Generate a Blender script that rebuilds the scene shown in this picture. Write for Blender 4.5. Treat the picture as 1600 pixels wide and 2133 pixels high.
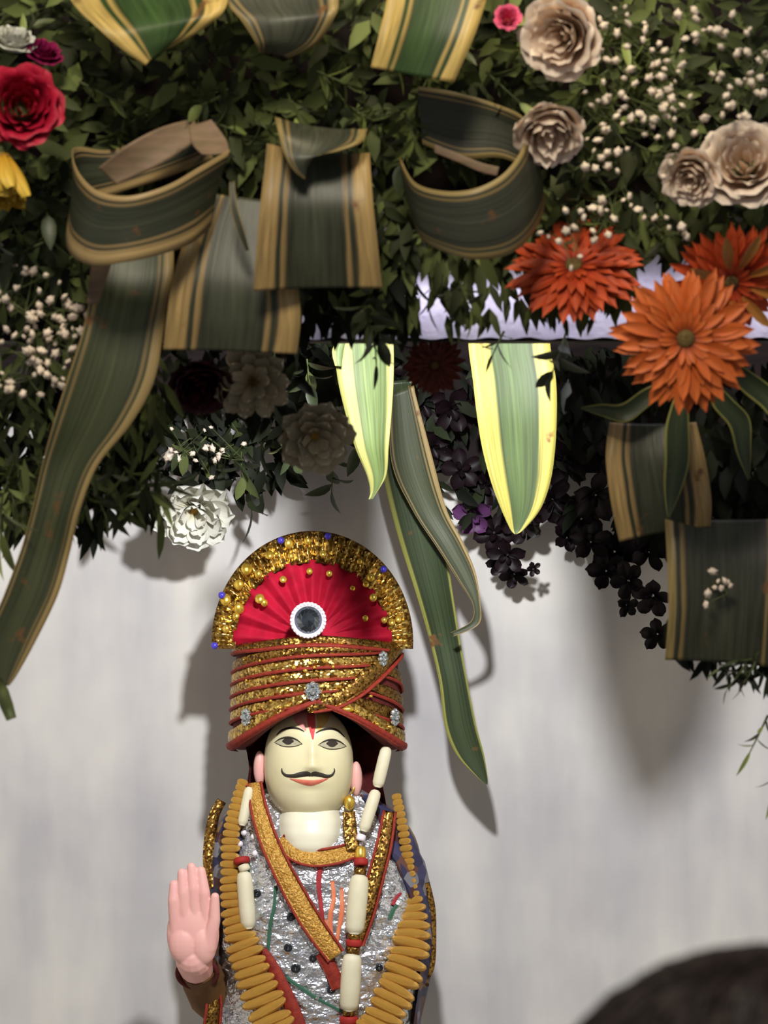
import bpy, math, random
from mathutils import Vector, Matrix, Quaternion
from mathutils.geometry import intersect_point_line

random.seed(7)
R = random.Random(11)
SC = bpy.context.scene
COL = SC.collection
for o in list(bpy.data.objects):
    bpy.data.objects.remove(o)

# ------------------------------------------------------------------ camera
S = 0.0005            # metres per photo pixel on the statue plane (Y = 0)
D = 4.0               # camera distance to that plane
ZC = 1.7              # camera height
cam_data = bpy.data.cameras.new('camera')
cam_data.sensor_fit = 'VERTICAL'
cam_data.sensor_height = 24.0
cam_data.lens = 24.0 * D / (2133 * S)
cam_data.clip_start = 0.05
cam_data.dof.use_dof = True
cam_data.dof.focus_distance = 3.88
cam_data.dof.aperture_fstop = 8.5
cam = bpy.data.objects.new('camera', cam_data)
COL.objects.link(cam)
cam.location = (0, -D, ZC)
cam.rotation_euler = (math.pi / 2, 0, 0)
SC.camera = cam


def out(Y):
    return Y - 0.3 if -1.2 < Y < -0.44 else Y


def at(px, py, Y=0.0):
    """photo pixel at world depth Y -> world point; the lintel and its garland stand 0.3 m further out"""
    Y = out(Y)
    k = S * (Y + D) / D
    return Vector(((px - 800) * k, Y, ZC + (1066.5 - py) * k))


def ln(px, Y=0.0):
    Y = out(Y)
    return px * S * (Y + D) / D


# ------------------------------------------------------------------ light
SC.view_settings.view_transform = 'Standard'
SC.view_settings.look = 'None'
SC.view_settings.gamma = 1.0
SC.view_settings.use_curve_mapping = False
SC.view_settings.exposure = 0.0

world = bpy.data.worlds.new('hall')
SC.world = world
world.use_nodes = True
world.node_tree.nodes['Background'].inputs[0].default_value = (0.95, 0.95, 1.0, 1)
world.node_tree.nodes['Background'].inputs[1].default_value = 0.22


def lamp(kind, name, loc, energy, color, size, target=None, angle=None, blend=0.4, size_y=None):
    d = bpy.data.lights.new(name, kind)
    d.energy = energy
    d.color = color
    if kind == 'AREA':
        d.size = size
        if size_y:
            d.shape = 'RECTANGLE'
            d.size_y = size_y
    else:
        d.shadow_soft_size = size
    if kind == 'SPOT':
        d.spot_size = angle
        d.spot_blend = blend
    o = bpy.data.objects.new(name, d)
    COL.objects.link(o)
    o.location = loc
    if target is not None:
        o.rotation_euler = (Vector(target) - Vector(loc)).to_track_quat('-Z', 'Y').to_euler()
    return o


# focus lamp fixed behind the lintel, shining down on the statue and the back wall
lamp('SPOT', 'niche_focus_lamp', at(815, 540, -0.46), 36.0, (0.985, 0.99, 1.0), 0.024,
     at(720, 1750, 0.0), math.radians(150), 0.35)
# warm hall lamp up in front
lamp('AREA', 'hall_lamp', (-0.3, -2.9, 3.4), 42.0, (1.0, 0.90, 0.72), 0.5, (0, -0.5, 1.75))
# warm garland lamp above the arch
lamp('SPOT', 'arch_lamp', (0.15, -1.22, 2.58), 8.0, (1.0, 0.85, 0.55), 0.03, (0.02, -0.96, 2.06), math.radians(60), 0.6)
# cool fill light added behind the garland to brighten the satin on the lintel
lamp('AREA', 'satin_fill_light', at(1230, 600, -0.588), 0.10, (0.88, 0.84, 1.0), 0.42, at(1230, 690, -0.556), size_y=0.012)

# ------------------------------------------------------------------ materials


def lin(c):
    return tuple(((v / 255.0) / 12.92 if v / 255.0 <= 0.04045 else ((v / 255.0 + 0.055) / 1.055) ** 2.4) for v in c)


def rgba(c):
    return (*lin(c), 1)


class NT:
    def __init__(self, name):
        self.m = bpy.data.materials.new(name)
        self.m.use_nodes = True
        self.t = self.m.node_tree
        self.b = self.t.nodes['Principled BSDF']

    def n(self, kind, **kw):
        nd = self.t.nodes.new(kind)
        for k, v in kw.items():
            if k in nd.inputs.keys():
                nd.inputs[k].default_value = v
            else:
                setattr(nd, k, v)
        return nd

    def l(self, a, b):
        self.t.links.new(a, b)

    def ramp(self, fac, stops, mode='LINEAR'):
        r = self.n('ShaderNodeValToRGB')
        r.color_ramp.interpolation = mode
        e = r.color_ramp.elements
        while len(e) < len(stops):
            e.new(0.5)
        for el, (p, c) in zip(e, stops):
            el.position = p
            el.color = c if len(c) == 4 else rgba(c)
        self.l(fac, r.inputs[0])
        return r.outputs[0]

    def mixc(self, fac, a, b, mode='MIX'):
        m = self.n('ShaderNodeMix', data_type='RGBA', blend_type=mode)
        for s, v in ((m.inputs[0], fac), (m.inputs[6], a), (m.inputs[7], b)):
            if hasattr(v, 'links'):
                self.l(v, s)
            else:
                s.default_value = v
        return m.outputs[2]


def mat(name, c1, c2=None, rough=0.5, metal=0.0, scale=60.0, bump=0.0, bscale=None, stretch=(1, 1, 1), rnd=0.0, spec=0.4, trans=0.0, bdist=0.002):
    """plain procedural material: two tones mixed by object-space noise, optional relief"""
    t = NT(name)
    t.b.inputs['Roughness'].default_value = rough
    t.b.inputs['Metallic'].default_value = metal
    t.b.inputs['Specular IOR Level'].default_value = spec
    tc = t.n('ShaderNodeTexCoord')
    mp = t.n('ShaderNodeMapping')
    mp.inputs['Scale'].default_value = stretch
    t.l(tc.outputs['Object'], mp.inputs[0])
    nz = t.n('ShaderNodeTexNoise', Scale=scale, Detail=3.0)
    t.l(mp.outputs[0], nz.inputs['Vector'])
    col = t.ramp(nz.outputs['Fac'], [(0.35, c1), (0.65, c2 or c1)])
    if rnd:
        oi = t.n('ShaderNodeObjectInfo')
        hs = t.n('ShaderNodeHueSaturation')
        mr = t.n('ShaderNodeMapRange')
        mr.inputs['To Min'].default_value = 1 - rnd
        mr.inputs['To Max'].default_value = 1 + rnd
        t.l(oi.outputs['Random'], mr.inputs[0])
        t.l(mr.outputs[0], hs.inputs['Value'])
        t.l(col, hs.inputs['Color'])
        col = hs.outputs[0]
    t.l(col, t.b.inputs['Base Color'])
    if bump:
        n2 = t.n('ShaderNodeTexNoise', Scale=bscale or scale * 2, Detail=3.0)
        t.l(mp.outputs[0], n2.inputs['Vector'])
        bp = t.n('ShaderNodeBump', Strength=bump, Distance=bdist)
        t.l(n2.outputs['Fac'], bp.inputs['Height'])
        t.l(bp.outputs[0], t.b.inputs['Normal'])
    if trans:
        t.b.inputs['Subsurface Weight'].default_value = trans
        t.b.inputs['Subsurface Radius'].default_value = (0.004, 0.004, 0.002)
        t.b.inputs['Subsurface Scale'].default_value = 0.5
    return t.m


def stripe_leaf(name, edge=(214, 178, 112), green=(60, 74, 50), l=0.2, r=0.2, gap=True, rough=0.42):
    """variegated leaf: cream margins, a thin green line, green middle, streaks along the blade"""
    t = NT(name)
    uv = t.n('ShaderNodeUVMap')
    sx = t.n('ShaderNodeSeparateXYZ')
    t.l(uv.outputs[0], sx.inputs[0])
    mp = t.n('ShaderNodeMapping')
    mp.inputs['Scale'].default_value = (26, 2.2, 1)
    t.l(uv.outputs[0], mp.inputs[0])
    nz = t.n('ShaderNodeTexNoise', Scale=1.0, Detail=2.0)
    t.l(mp.outputs[0], nz.inputs['Vector'])
    wob = t.n('ShaderNodeMath', operation='MULTIPLY_ADD')
    t.l(nz.outputs['Fac'], wob.inputs[0])
    wob.inputs[1].default_value = 0.05
    t.l(sx.outputs[0], wob.inputs[2])
    sub = t.n('ShaderNodeMath', operation='SUBTRACT')
    t.l(wob.outputs[0], sub.inputs[0])
    sub.inputs[1].default_value = 0.025
    e2 = tuple(int(v * 0.86) for v in edge)
    g2 = tuple(int(v * 1.22) for v in green)
    if gap:
        st = [(0, edge), (l - .02, edge), (l, green), (l + .025, green), (l + .04, e2), (l + .06, e2), (l + .085, green),
              (0.5, g2), (1 - r - .085, green), (1 - r - .06, e2), (1 - r - .04, e2), (1 - r - .025, green),
              (1 - r, green), (1 - r + .02, edge), (1, edge)]
    else:
        st = [(0, edge), (l - .02, edge), (l + .02, green), (0.5, g2), (1 - r - .02, green), (1 - r + .02, edge), (1, edge)]
    col = t.ramp(sub.outputs[0], st)
    stk = t.ramp(nz.outputs['Fac'], [(0.3, (185, 185, 185)), (0.7, (255, 255, 255))])
    col = t.mixc(1.0, col, stk, 'MULTIPLY')
    # brown scars across the blade
    tc = t.n('ShaderNodeTexCoord')
    n3 = t.n('ShaderNodeTexNoise', Scale=45.0, Detail=4.0)
    t.l(tc.outputs['Object'], n3.inputs['Vector'])
    sc = t.ramp(n3.outputs['Fac'], [(0.66, (0, 0, 0)), (0.74, (255, 255, 255))])
    col = t.mixc(sc, col, rgba((112, 76, 44)))
    t.l(col, t.b.inputs['Base Color'])
    t.b.inputs['Roughness'].default_value = rough
    t.b.inputs['Specular IOR Level'].default_value = 0.35
    bp = t.n('ShaderNodeBump', Strength=0.25, Distance=0.001)
    t.l(nz.outputs['Fac'], bp.inputs['Height'])
    t.l(bp.outputs[0], t.b.inputs['Normal'])
    return t.m


def glitter(name, c1, c2, scale=900.0, rough=0.28, amount=0.75, metal=0.95):
    """metallic thread / foil: each little cell has its own tilt so some of them flash"""
    t = NT(name)
    tc = t.n('ShaderNodeTexCoord')
    vo = t.n('ShaderNodeTexVoronoi', Scale=scale)
    t.l(tc.outputs['Object'], vo.inputs['Vector'])
    sub = t.n('ShaderNodeVectorMath', operation='SUBTRACT')
    t.l(vo.outputs['Color'], sub.inputs[0])
    sub.inputs[1].default_value = (0.5, 0.5, 0.5)
    sc = t.n('ShaderNodeVectorMath', operation='SCALE')
    t.l(sub.outputs[0], sc.inputs[0])
    sc.inputs['Scale'].default_value = amount
    geo = t.n('ShaderNodeNewGeometry')
    ad = t.n('ShaderNodeVectorMath', operation='ADD')
    t.l(geo.outputs['Normal'], ad.inputs[0])
    t.l(sc.outputs[0], ad.inputs[1])
    nm = t.n('ShaderNodeVectorMath', operation='NORMALIZE')
    t.l(ad.outputs[0], nm.inputs[0])
    t.l(nm.outputs[0], t.b.inputs['Normal'])
    sx = t.n('ShaderNodeSeparateColor')
    t.l(vo.outputs['Color'], sx.inputs[0])
    col = t.ramp(sx.outputs[0], [(0.2, c1), (0.8, c2)])
    t.l(col, t.b.inputs['Base Color'])
    t.b.inputs['Roughness'].default_value = rough
    t.b.inputs['Metallic'].default_value = metal
    return t.m


def marble():
    t = NT('white_marble')
    tc = t.n('ShaderNodeTexCoord')
    mp = t.n('ShaderNodeMapping')
    mp.inputs['Scale'].default_value = (9.0, 1.0, 2.0)
    t.l(tc.outputs['Object'], mp.inputs[0])
    n1 = t.n('ShaderNodeTexNoise', Scale=1.6, Detail=5.0)
    t.l(mp.outputs[0], n1.inputs['Vector'])
    n2 = t.n('ShaderNodeTexNoise', Scale=7.0, Detail=3.0)
    t.l(tc.outputs['Object'], n2.inputs['Vector'])
    a = t.ramp(n1.outputs['Fac'], [(0.34, (206, 205, 206)), (0.6, (226, 224, 219))])
    b = t.ramp(n2.outputs['Fac'], [(0.3, (226, 224, 228)), (0.7, (255, 253, 250))])
    t.l(t.mixc(1.0, a, b, 'MULTIPLY'), t.b.inputs['Base Color'])
    t.b.inputs['Roughness'].default_value = 0.45
    t.b.inputs['Specular IOR Level'].default_value = 0.25
    return t.m


def gradient_uv(name, stops, rough=0.5, axis=1, streak=0.25, sss=0.0):
    """petal colour that runs from base to tip of the petal with fine veins along it"""
    t = NT(name)
    uv = t.n('ShaderNodeUVMap')
    sx = t.n('ShaderNodeSeparateXYZ')
    t.l(uv.outputs[0], sx.inputs[0])
    col = t.ramp(sx.outputs[axis], stops)
    mp = t.n('ShaderNodeMapping')
    mp.inputs['Scale'].default_value = (14, 1.5, 1)
    t.l(uv.outputs[0], mp.inputs[0])
    nz = t.n('ShaderNodeTexNoise', Scale=1.0, Detail=2.0)
    t.l(mp.outputs[0], nz.inputs['Vector'])
    v = int(255 * (1 - streak))
    stk = t.ramp(nz.outputs['Fac'], [(0.3, (v, v, v)), (0.7, (255, 255, 255))])
    col = t.mixc(1.0, col, stk, 'MULTIPLY')
    oi = t.n('ShaderNodeObjectInfo')
    mr = t.n('ShaderNodeMapRange')
    mr.inputs['To Min'].default_value = 0.86
    mr.inputs['To Max'].default_value = 1.08
    t.l(oi.outputs['Random'], mr.inputs[0])
    hs = t.n('ShaderNodeHueSaturation')
    t.l(mr.outputs[0], hs.inputs['Value'])
    t.l(col, hs.inputs['Color'])
    t.l(hs.outputs[0], t.b.inputs['Base Color'])
    t.b.inputs['Roughness'].default_value = rough
    t.b.inputs['Specular IOR Level'].default_value = 0.25
    return t.m


def leaf_stuff_mat(name, dark, light):
    t = NT(name)
    a = t.n('ShaderNodeAttribute', attribute_name='tint')
    col = t.ramp(a.outputs['Fac'], [(0, dark), (0.8, light), (1.0, tuple(min(255, int(v * 1.25)) for v in light))])
    t.l(col, t.b.inputs['Base Color'])
    t.b.inputs['Roughness'].default_value = 0.6
    t.b.inputs['Specular IOR Level'].default_value = 0.15
    return t.m


M = {}
M['marble'] = marble()
M['stone'] = mat('grey_stone', (120, 116, 112), (140, 136, 130), 0.6, scale=12)
M['paint'] = mat('cream_paint', (200, 192, 178), (210, 204, 192), 0.6, scale=8)
M['dark_wood'] = mat('dark_wood', (26, 20, 20), (36, 26, 26), 0.7, scale=30, stretch=(1, 1, 6), spec=0.1)
M['satin'] = mat('lavender_white_satin', (226, 220, 238), (236, 232, 244), 0.35, scale=20, bump=0.8, bscale=45, bdist=0.006)
M['leafA'] = stripe_leaf('variegated_leaf_wide_margin', (184, 154, 100), (62, 65, 50), 0.17, 0.19)
M['leafL'] = stripe_leaf('variegated_leaf_loop', (186, 158, 108), (60, 64, 50), 0.09, 0.21)
M['leafB'] = stripe_leaf('variegated_leaf_narrow_margin', (164, 143, 92), (62, 64, 52), 0.08, 0.10)
M['leafC'] = stripe_leaf('variegated_leaf_long', (172, 148, 98), (66, 72, 48), 0.03, 0.13)
M['leafY'] = stripe_leaf('variegated_leaf_yellow_margin', (168, 158, 76), (60, 74, 40), 0.26, 0.21, gap=False, rough=0.6)
M['leafY2'] = stripe_leaf('variegated_leaf_pale', (146, 144, 80), (80, 94, 52), 0.28, 0.12, gap=False, rough=0.6)
M['leafT'] = stripe_leaf('variegated_leaf_top', (214, 184, 108), (54, 76, 40), 0.2, 0.18)
M['leafU'] = mat('leaf_underside', (128, 104, 84), (104, 88, 66), 0.6, scale=40, stretch=(1, 1, 4))
M['leafD'] = stripe_leaf('dark_blade_leaf', (166, 166, 84), (56, 68, 42), 0.10, 0.05, gap=False, rough=0.35)
M['green'] = mat('leaf_green', (74, 84, 48), (102, 112, 64), 0.42, scale=70, rnd=0.3, spec=0.35)
M['green2'] = mat('leaf_dark_green', (46, 54, 34), (62, 72, 46), 0.42, scale=70, rnd=0.3, spec=0.3)
M['greenL'] = mat('leaf_light_green', (120, 134, 70), (146, 158, 88), 0.45, scale=70, rnd=0.25, spec=0.3)
M['stem'] = mat('stem_green', (70, 82, 44), (92, 100, 56), 0.5, scale=80)
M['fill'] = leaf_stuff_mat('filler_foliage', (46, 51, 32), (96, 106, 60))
M['fill_shade'] = leaf_stuff_mat('dark_filler_foliage', (14, 17, 11), (32, 38, 22))  # same filler leaves, with the shade below the lintel put into the colour
M['moss'] = mat('dark_moss', (18, 22, 12), (30, 36, 20), 0.9, scale=60, bump=0.6, spec=0.05)  # shade between the leaves, put into the colour of the added rolls
M['orange'] = gradient_uv('orange_petal', [(0, (150, 62, 26)), (0.5, (222, 104, 42)), (1, (232, 124, 62))])
M['orangeR'] = gradient_uv('red_orange_petal', [(0, (130, 40, 22)), (0.5, (206, 74, 36)), (1, (220, 96, 52))])
M['amber'] = gradient_uv('amber_petal', [(0, (200, 120, 50)), (1, (216, 160, 84))])
M['disc'] = mat('gerbera_disc', (84, 64, 30), (112, 92, 48), 0.8, scale=300, bump=0.8)
M['cream'] = gradient_uv('cream_rose_petal', [(0, (220, 188, 158)), (0.6, (240, 214, 190)), (1, (248, 230, 212))], streak=0.06)
M['white'] = gradient_uv('white_petal', [(0, (206, 200, 168)), (0.5, (234, 232, 218)), (1, (240, 240, 230))], streak=0.12)
M['white_shade'] = gradient_uv('shade_darkened_white_petal', [(0, (164, 146, 112)), (1, (206, 194, 166))], streak=0.15)  # white daisy petals with their shade put into the colour
M['red'] = gradient_uv('crimson_petal', [(0, (110, 6, 24)), (0.6, (178, 16, 48)), (1, (204, 34, 66))], streak=0.15)
M['orange_shade'] = gradient_uv('shade_darkened_orange_petal', [(0, (70, 24, 14)), (1, (118, 48, 28))])  # orange petals darkened in colour to stand for the lintel's shade
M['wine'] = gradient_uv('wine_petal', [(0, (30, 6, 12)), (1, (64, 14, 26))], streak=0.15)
M['magenta'] = gradient_uv('magenta_petal', [(0, (120, 20, 70)), (1, (170, 36, 96))], streak=0.15)
M['pink'] = gradient_uv('pink_petal', [(0, (226, 60, 110)), (1, (250, 110, 150))], streak=0.1)
M['yellow'] = gradient_uv('yellow_petal', [(0, (210, 150, 30)), (1, (242, 204, 84))], streak=0.2)
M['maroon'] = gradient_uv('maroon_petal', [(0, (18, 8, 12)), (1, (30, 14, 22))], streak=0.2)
M['purple'] = gradient_uv('purple_petal', [(0, (70, 34, 74)), (1, (112, 66, 116))], streak=0.2)
M['floret'] = mat('gypsophila_floret', (226, 206, 186), (240, 226, 208), 0.7, scale=200, rnd=0.12)
M['skin_cream'] = mat('painted_cream_marble', (226, 216, 172), (232, 222, 182), 0.32, scale=18, spec=0.5)
M['neck_cream'] = mat('polished_cream_marble', (232, 226, 200), (236, 230, 208), 0.3, scale=18, spec=0.5)
M['palm_pink'] = mat('painted_pink_palm', (232, 172, 166), (236, 180, 170), 0.45, scale=30)
M['ink'] = mat('dark_paint', (46, 40, 34), (56, 48, 40), 0.5)
M['eyewhite'] = mat('grey_white_paint', (176, 168, 140), (186, 178, 150), 0.4)
M['lip'] = mat('red_lip_paint', (204, 96, 78), (214, 132, 104), 0.5, scale=90)
M['tilak_r'] = mat('vermilion_powder', (232, 70, 78), (240, 96, 96), 0.9, scale=200)
M['tilak_p'] = mat('pink_powder', (240, 168, 160), (240, 150, 148), 0.9, scale=200)
M['tilak_y'] = mat('turmeric_powder', (222, 180, 84), (226, 196, 120), 0.9, scale=200)
M['redcloth'] = mat('crimson_velvet', (164, 12, 42), (186, 18, 52), 0.75, scale=80, bump=0.15, spec=0.2)
M['redpipe'] = mat('rust_red_piping', (128, 34, 24), (150, 48, 30), 0.7, scale=200, bump=0.3)
M['marooncloth'] = mat('maroon_cloth', (74, 16, 18), (96, 26, 24), 0.8, scale=120, bump=0.3)
M['gold'] = glitter('gold_tinsel', (140, 100, 44), (236, 202, 112), 420.0)
M['goldband'] = mat('gold_brocade', (186, 134, 56), (216, 170, 86), 0.36, 0.55, scale=260, bump=0.9, bscale=420, bdist=0.003)
M['golddark'] = glitter('antique_gold_weave', (96, 66, 34), (176, 136, 66), 520.0, 0.38, 0.6)
M['goldfold'] = mat('gold_thread', (226, 166, 70), (246, 196, 98), 0.36, 0.45, scale=400, bump=0.7, bscale=700)
M['goldmetal'] = mat('polished_gold', (236, 192, 70), (246, 208, 96), 0.26, 0.75)
M['silver'] = mat('silver_foil', (206, 208, 214), (236, 236, 240), 0.24, 0.8, scale=40, bump=1.0, bscale=62, stretch=(1, 1, 1.5), bdist=0.009)
M['jewel'] = glitter('clear_rhinestone', (170, 178, 180), (238, 244, 246), 900.0, 0.1, 0.8, 0.8)
M['gem'] = mat('grey_mirror_gem', (120, 128, 138), (90, 96, 104), 0.08, 0.9, scale=60)
M['gemring'] = mat('white_enamel', (232, 224, 232), (240, 234, 240), 0.3)
M['bluebead'] = mat('violet_blue_bead', (70, 60, 190), (90, 80, 220), 0.15, 0.3)
M['blackbead'] = mat('black_bead', (30, 32, 36), (44, 46, 50), 0.2)
M['tube'] = mat('ivory_tube_bead', (216, 208, 176), (224, 216, 188), 0.6, scale=60)
M['redring'] = mat('red_thread_ring', (150, 30, 26), (166, 40, 32), 0.7)
M['greenline'] = mat('green_thread', (48, 92, 70), (60, 104, 80), 0.7)
M['redline'] = mat('red_thread', (150, 36, 44), (170, 50, 54), 0.7)
M['orangeline'] = mat('orange_thread', (222, 124, 84), (230, 144, 104), 0.7)
M['hair'] = mat('dark_brown_hair', (30, 22, 20), (44, 32, 28), 0.5, scale=90, bump=0.6, bscale=200, stretch=(1, 1, 0.25), spec=0.25)
M['skin'] = mat('brown_skin', (142, 98, 72), (150, 106, 80), 0.5)
M['shirt'] = mat('dark_shirt', (40, 36, 44), (48, 44, 52), 0.8)
M['trouser'] = mat('grey_trousers', (52, 52, 56), (60, 60, 64), 0.8)
M['brownbit'] = mat('brown_cloth', (92, 62, 34), (112, 78, 40), 0.8)


def brocade():
    t = NT('navy_brocade')
    tc = t.n('ShaderNodeTexCoord')
    vo = t.n('ShaderNodeTexVoronoi', Scale=75.0)
    t.l(tc.outputs['Object'], vo.inputs['Vector'])
    sx = t.n('ShaderNodeSeparateColor')
    t.l(vo.outputs['Color'], sx.inputs[0])
    col = t.ramp(sx.outputs[0], [(0.0, (44, 42, 74)), (0.35, (96, 60, 50)), (0.5, (58, 56, 92)), (0.62, (134, 98, 48)),
                                 (0.75, (70, 34, 40)), (0.9, (120, 118, 124))], 'CONSTANT')
    t.l(col, t.b.inputs['Base Color'])
    t.b.inputs['Roughness'].default_value = 0.55
    return t.m


M['brocade'] = brocade()

# ------------------------------------------------------------------ building helpers


def mesh_data(name, verts, faces, uvs=None, smooth=True):
    me = bpy.data.meshes.new(name)
    me.from_pydata([tuple(v) for v in verts], [], faces)
    if uvs is not None:
        ul = me.uv_layers.new(name='UVMap')
        flat = []
        for lp in me.loops:
            flat.extend(uvs[lp.vertex_index])
        ul.data.foreach_set('uv', flat)
    if smooth:
        me.polygons.foreach_set('use_smooth', [True] * len(me.polygons))
    me.update()
    return me


def ob(name, me, material, parent=None, label=None, loc=None, matrix=None):
    if material is not None and len(me.materials) == 0:
        me.materials.append(material)
    o = bpy.data.objects.new(name, me)
    COL.objects.link(o)
    if parent is not None:
        o.parent = parent
    if matrix is not None:
        o.matrix_local = matrix
    elif loc is not None:
        o.location = loc
    if label:
        o['label'] = label
    return o


def tag(o, label, cat, group=None, kind=None):
    o['label'] = label
    o['category'] = cat
    if group:
        o['group'] = group
    if kind:
        o['kind'] = kind
    return o


def thing(name, label, cat, loc=(0, 0, 0), rot=None, group=None):
    o = bpy.data.objects.new(name, None)
    o.empty_display_size = 0.02
    COL.objects.link(o)
    o.location = loc
    if rot is not None:
        o.rotation_mode = 'QUATERNION'
        o.rotation_quaternion = rot
    return tag(o, label, cat, group)


def wpart(name, verts, faces, material, parent, uvs=None, smooth=True, label=None):
    """a part given in world coordinates under an unrotated thing"""
    base = parent.location if parent.parent is None else parent.parent.location
    v = [Vector(p) - base for p in verts]
    return ob(name, mesh_data(name, v, faces, uvs, smooth), material, parent, label)


def box(x0, x1, y0, y1, z0, z1):
    v = [(x, y, z) for z in (z0, z1) for y in (y0, y1) for x in (x0, x1)]
    f = [(0, 2, 3, 1), (4, 5, 7, 6), (0, 1, 5, 4), (2, 6, 7, 3), (0, 4, 6, 2), (1, 3, 7, 5)]
    return v, f


def catmull(pts, per=8, closed=False):
    out = []
    n = len(pts)
    for i in range(n - 1):
        p0, p1, p2, p3 = pts[max(i - 1, 0)], pts[i], pts[i + 1], pts[min(i + 2, n - 1)]
        for k in range(per):
            t = k / per
            out.append(tuple(0.5 * (2 * b + (c - a) * t + (2 * a - 5 * b + 4 * c - d) * t * t + (-a + 3 * b - 3 * c + d) * t ** 3)
                             for a, b, c, d in zip(p0, p1, p2, p3)))
    out.append(tuple(pts[-1]))
    return out


def grid_faces(nr, nc, off=0, wrap=False):
    f = []
    for i in range(nr - 1):
        for j in range(nc if wrap else nc - 1):
            a = off + i * nc + j
            b = off + i * nc + (j + 1) % nc
            f.append((a, b, b + nc, a + nc))
    return f


def ribbon_geo(pairs, nu=10, per=8, bulge=0.0, thick=0.0009):
    """pairs of world points (edge a, edge b) along a blade -> solid bent strip with uv (u across, v along)"""
    rows = catmull([tuple(a) + tuple(b) for a, b in pairs], per)
    n = len(rows)
    top, nrm = [], []
    length = 0
    vv = []
    for i, r in enumerate(rows):
        a, b = Vector(r[:3]), Vector(r[3:])
        m = (a + b) / 2
        p, q = rows[max(i - 1, 0)], rows[min(i + 1, n - 1)]
        al = (Vector(q[:3]) + Vector(q[3:]) - Vector(p[:3]) - Vector(p[3:])) / 2
        nr = (b - a).cross(al)
        nr = nr.normalized() if nr.length > 1e-12 else Vector((0, -1, 0))
        if i:
            length += (m - last).length
        last = m
        vv.append(length)
        w = (b - a).length
        for j in range(nu + 1):
            u = j / nu
            c = bulge * w * (1 - (2 * u - 1) ** 2)
            top.append(a.lerp(b, u) + nr * c)
            nrm.append(nr)
    nc = nu + 1
    uv = [((k % nc) / nu, vv[k // nc] / max(length, 1e-6)) for k in range(len(top))]
    bot = [p - q * thick for p, q in zip(top, nrm)]
    N = len(top)
    f = grid_faces(n, nc)
    f += [tuple(reversed([x + N for x in q])) for q in grid_faces(n, nc)]
    for i in range(n - 1):
        for j in (0, nu):
            a, b = i * nc + j, (i + 1) * nc + j
            f.append((a, b, b + N, a + N) if j == 0 else (b, a, a + N, b + N))
    for i in (0, n - 1):
        for j in range(nu):
            a, b = i * nc + j, i * nc + j + 1
            f.append((b, a, a + N, b + N) if i == 0 else (a, b, b + N, a + N))
    return top + bot, f, uv + uv


def pxpairs(rows):
    """rows of ((px,py,Y),(px,py,Y))"""
    return [(at(*a), at(*b)) for a, b in rows]


def blade(name, label, rows, material, bulge=0.04, group=None, cat='leaf', per=8):
    v, f, uv = ribbon_geo(pxpairs(rows), bulge=bulge, per=per)
    c = sum(v, Vector()) / len(v)
    o = ob(name, mesh_data(name, [p - c for p in v], f, uv), material, loc=c)
    return tag(o, label, cat, group)


def tube_geo(path, radii, seg=8, cap=True):
    P = [Vector(p) for p in path]
    if not hasattr(radii, '__len__'):
        radii = [radii] * len(P)
    v, f = [], []
    up = Vector((0.31, 0.87, 0.38))
    for i, p in enumerate(P):
        t = (P[min(i + 1, len(P) - 1)] - P[max(i - 1, 0)]).normalized()
        a = t.cross(up)
        if a.length < 1e-4:
            a = t.cross(Vector((1, 0, 0)))
        a.normalize()
        b = t.cross(a)
        for k in range(seg):
            th = 2 * math.pi * k / seg
            v.append(p + (a * math.cos(th) + b * math.sin(th)) * radii[i])
    f = grid_faces(len(P), seg, wrap=True)
    if cap:
        f.append(tuple(range(seg)))
        f.append(tuple(reversed(range(len(v) - seg, len(v)))))
    return v, f


def merge(parts):
    V, F = [], []
    for v, f in parts:
        o = len(V)
        V += list(v)
        F += [tuple(i + o for i in q) for q in f]
    return V, F


def sphere_geo(c, r, nu=12, nv=8, fn=None):
    c = Vector(c)
    r = Vector(r) if hasattr(r, '__len__') else Vector((r, r, r))
    v = []
    for i in range(nv + 1):
        ph = math.pi * i / nv
        for j in range(nu):
            th = 2 * math.pi * j / nu
            d = Vector((math.sin(ph) * math.cos(th), math.sin(ph) * math.sin(th), math.cos(ph)))
            k = fn(d) if fn else 1.0
            v.append(c + Vector((d.x * r.x, d.y * r.y, d.z * r.z)) * k)
    return v, grid_faces(nv + 1, nu, wrap=True)


def qdir(d, roll=0.0):
    d = Vector(d).normalized()
    return d.to_track_quat('Z', 'Y') @ Quaternion((0, 0, 1), roll)


# ------------------------------------------------------------------ the setting
def struct(name, v, f, material, label=None, smooth=False):
    o = ob(name, mesh_data(name, v, f, smooth=smooth), material)
    o['kind'] = 'structure'
    if label:
        o['label'] = label
    return o


struct('wall_back', *box(-1.2, 1.2, 0.14, 0.26, 0.0, 3.0), M['marble'], 'white marble back wall behind the statue')
struct('wall_left', *box(-1.2, -0.62, -0.92, 0.14, 0.0, 3.0), M['paint'])
struct('wall_right', *box(0.62, 1.2, -0.92, 0.14, 0.0, 3.0), M['paint'])
struct('floor', *box(-3, 3, -5, 1.0, -0.1, 0.0), M['stone'])
ZL = at(800, 710, -0.55).z
struct('trim_1', *box(-0.62, 0.62, -0.85, -0.80, ZL, 3.0), M['dark_wood'], 'dark lintel beam across the niche')
ZB = at(800, 985, 0.13).z
struct('shade_board_right', *box(at(835, 0, 0.13).x, 0.62, 0.125, 0.14, ZB, 3.0), M['dark_wood'], 'dark board added for shade high on the back wall')  # dark boards added to stand for the shaded top of the niche
struct('shade_board_left', *box(-0.62, at(835, 0, 0.13).x, 0.125, 0.14, at(0, 860, .17).z, 3.0), M['dark_wood'], 'dark board added for shade high on the back wall')

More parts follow.
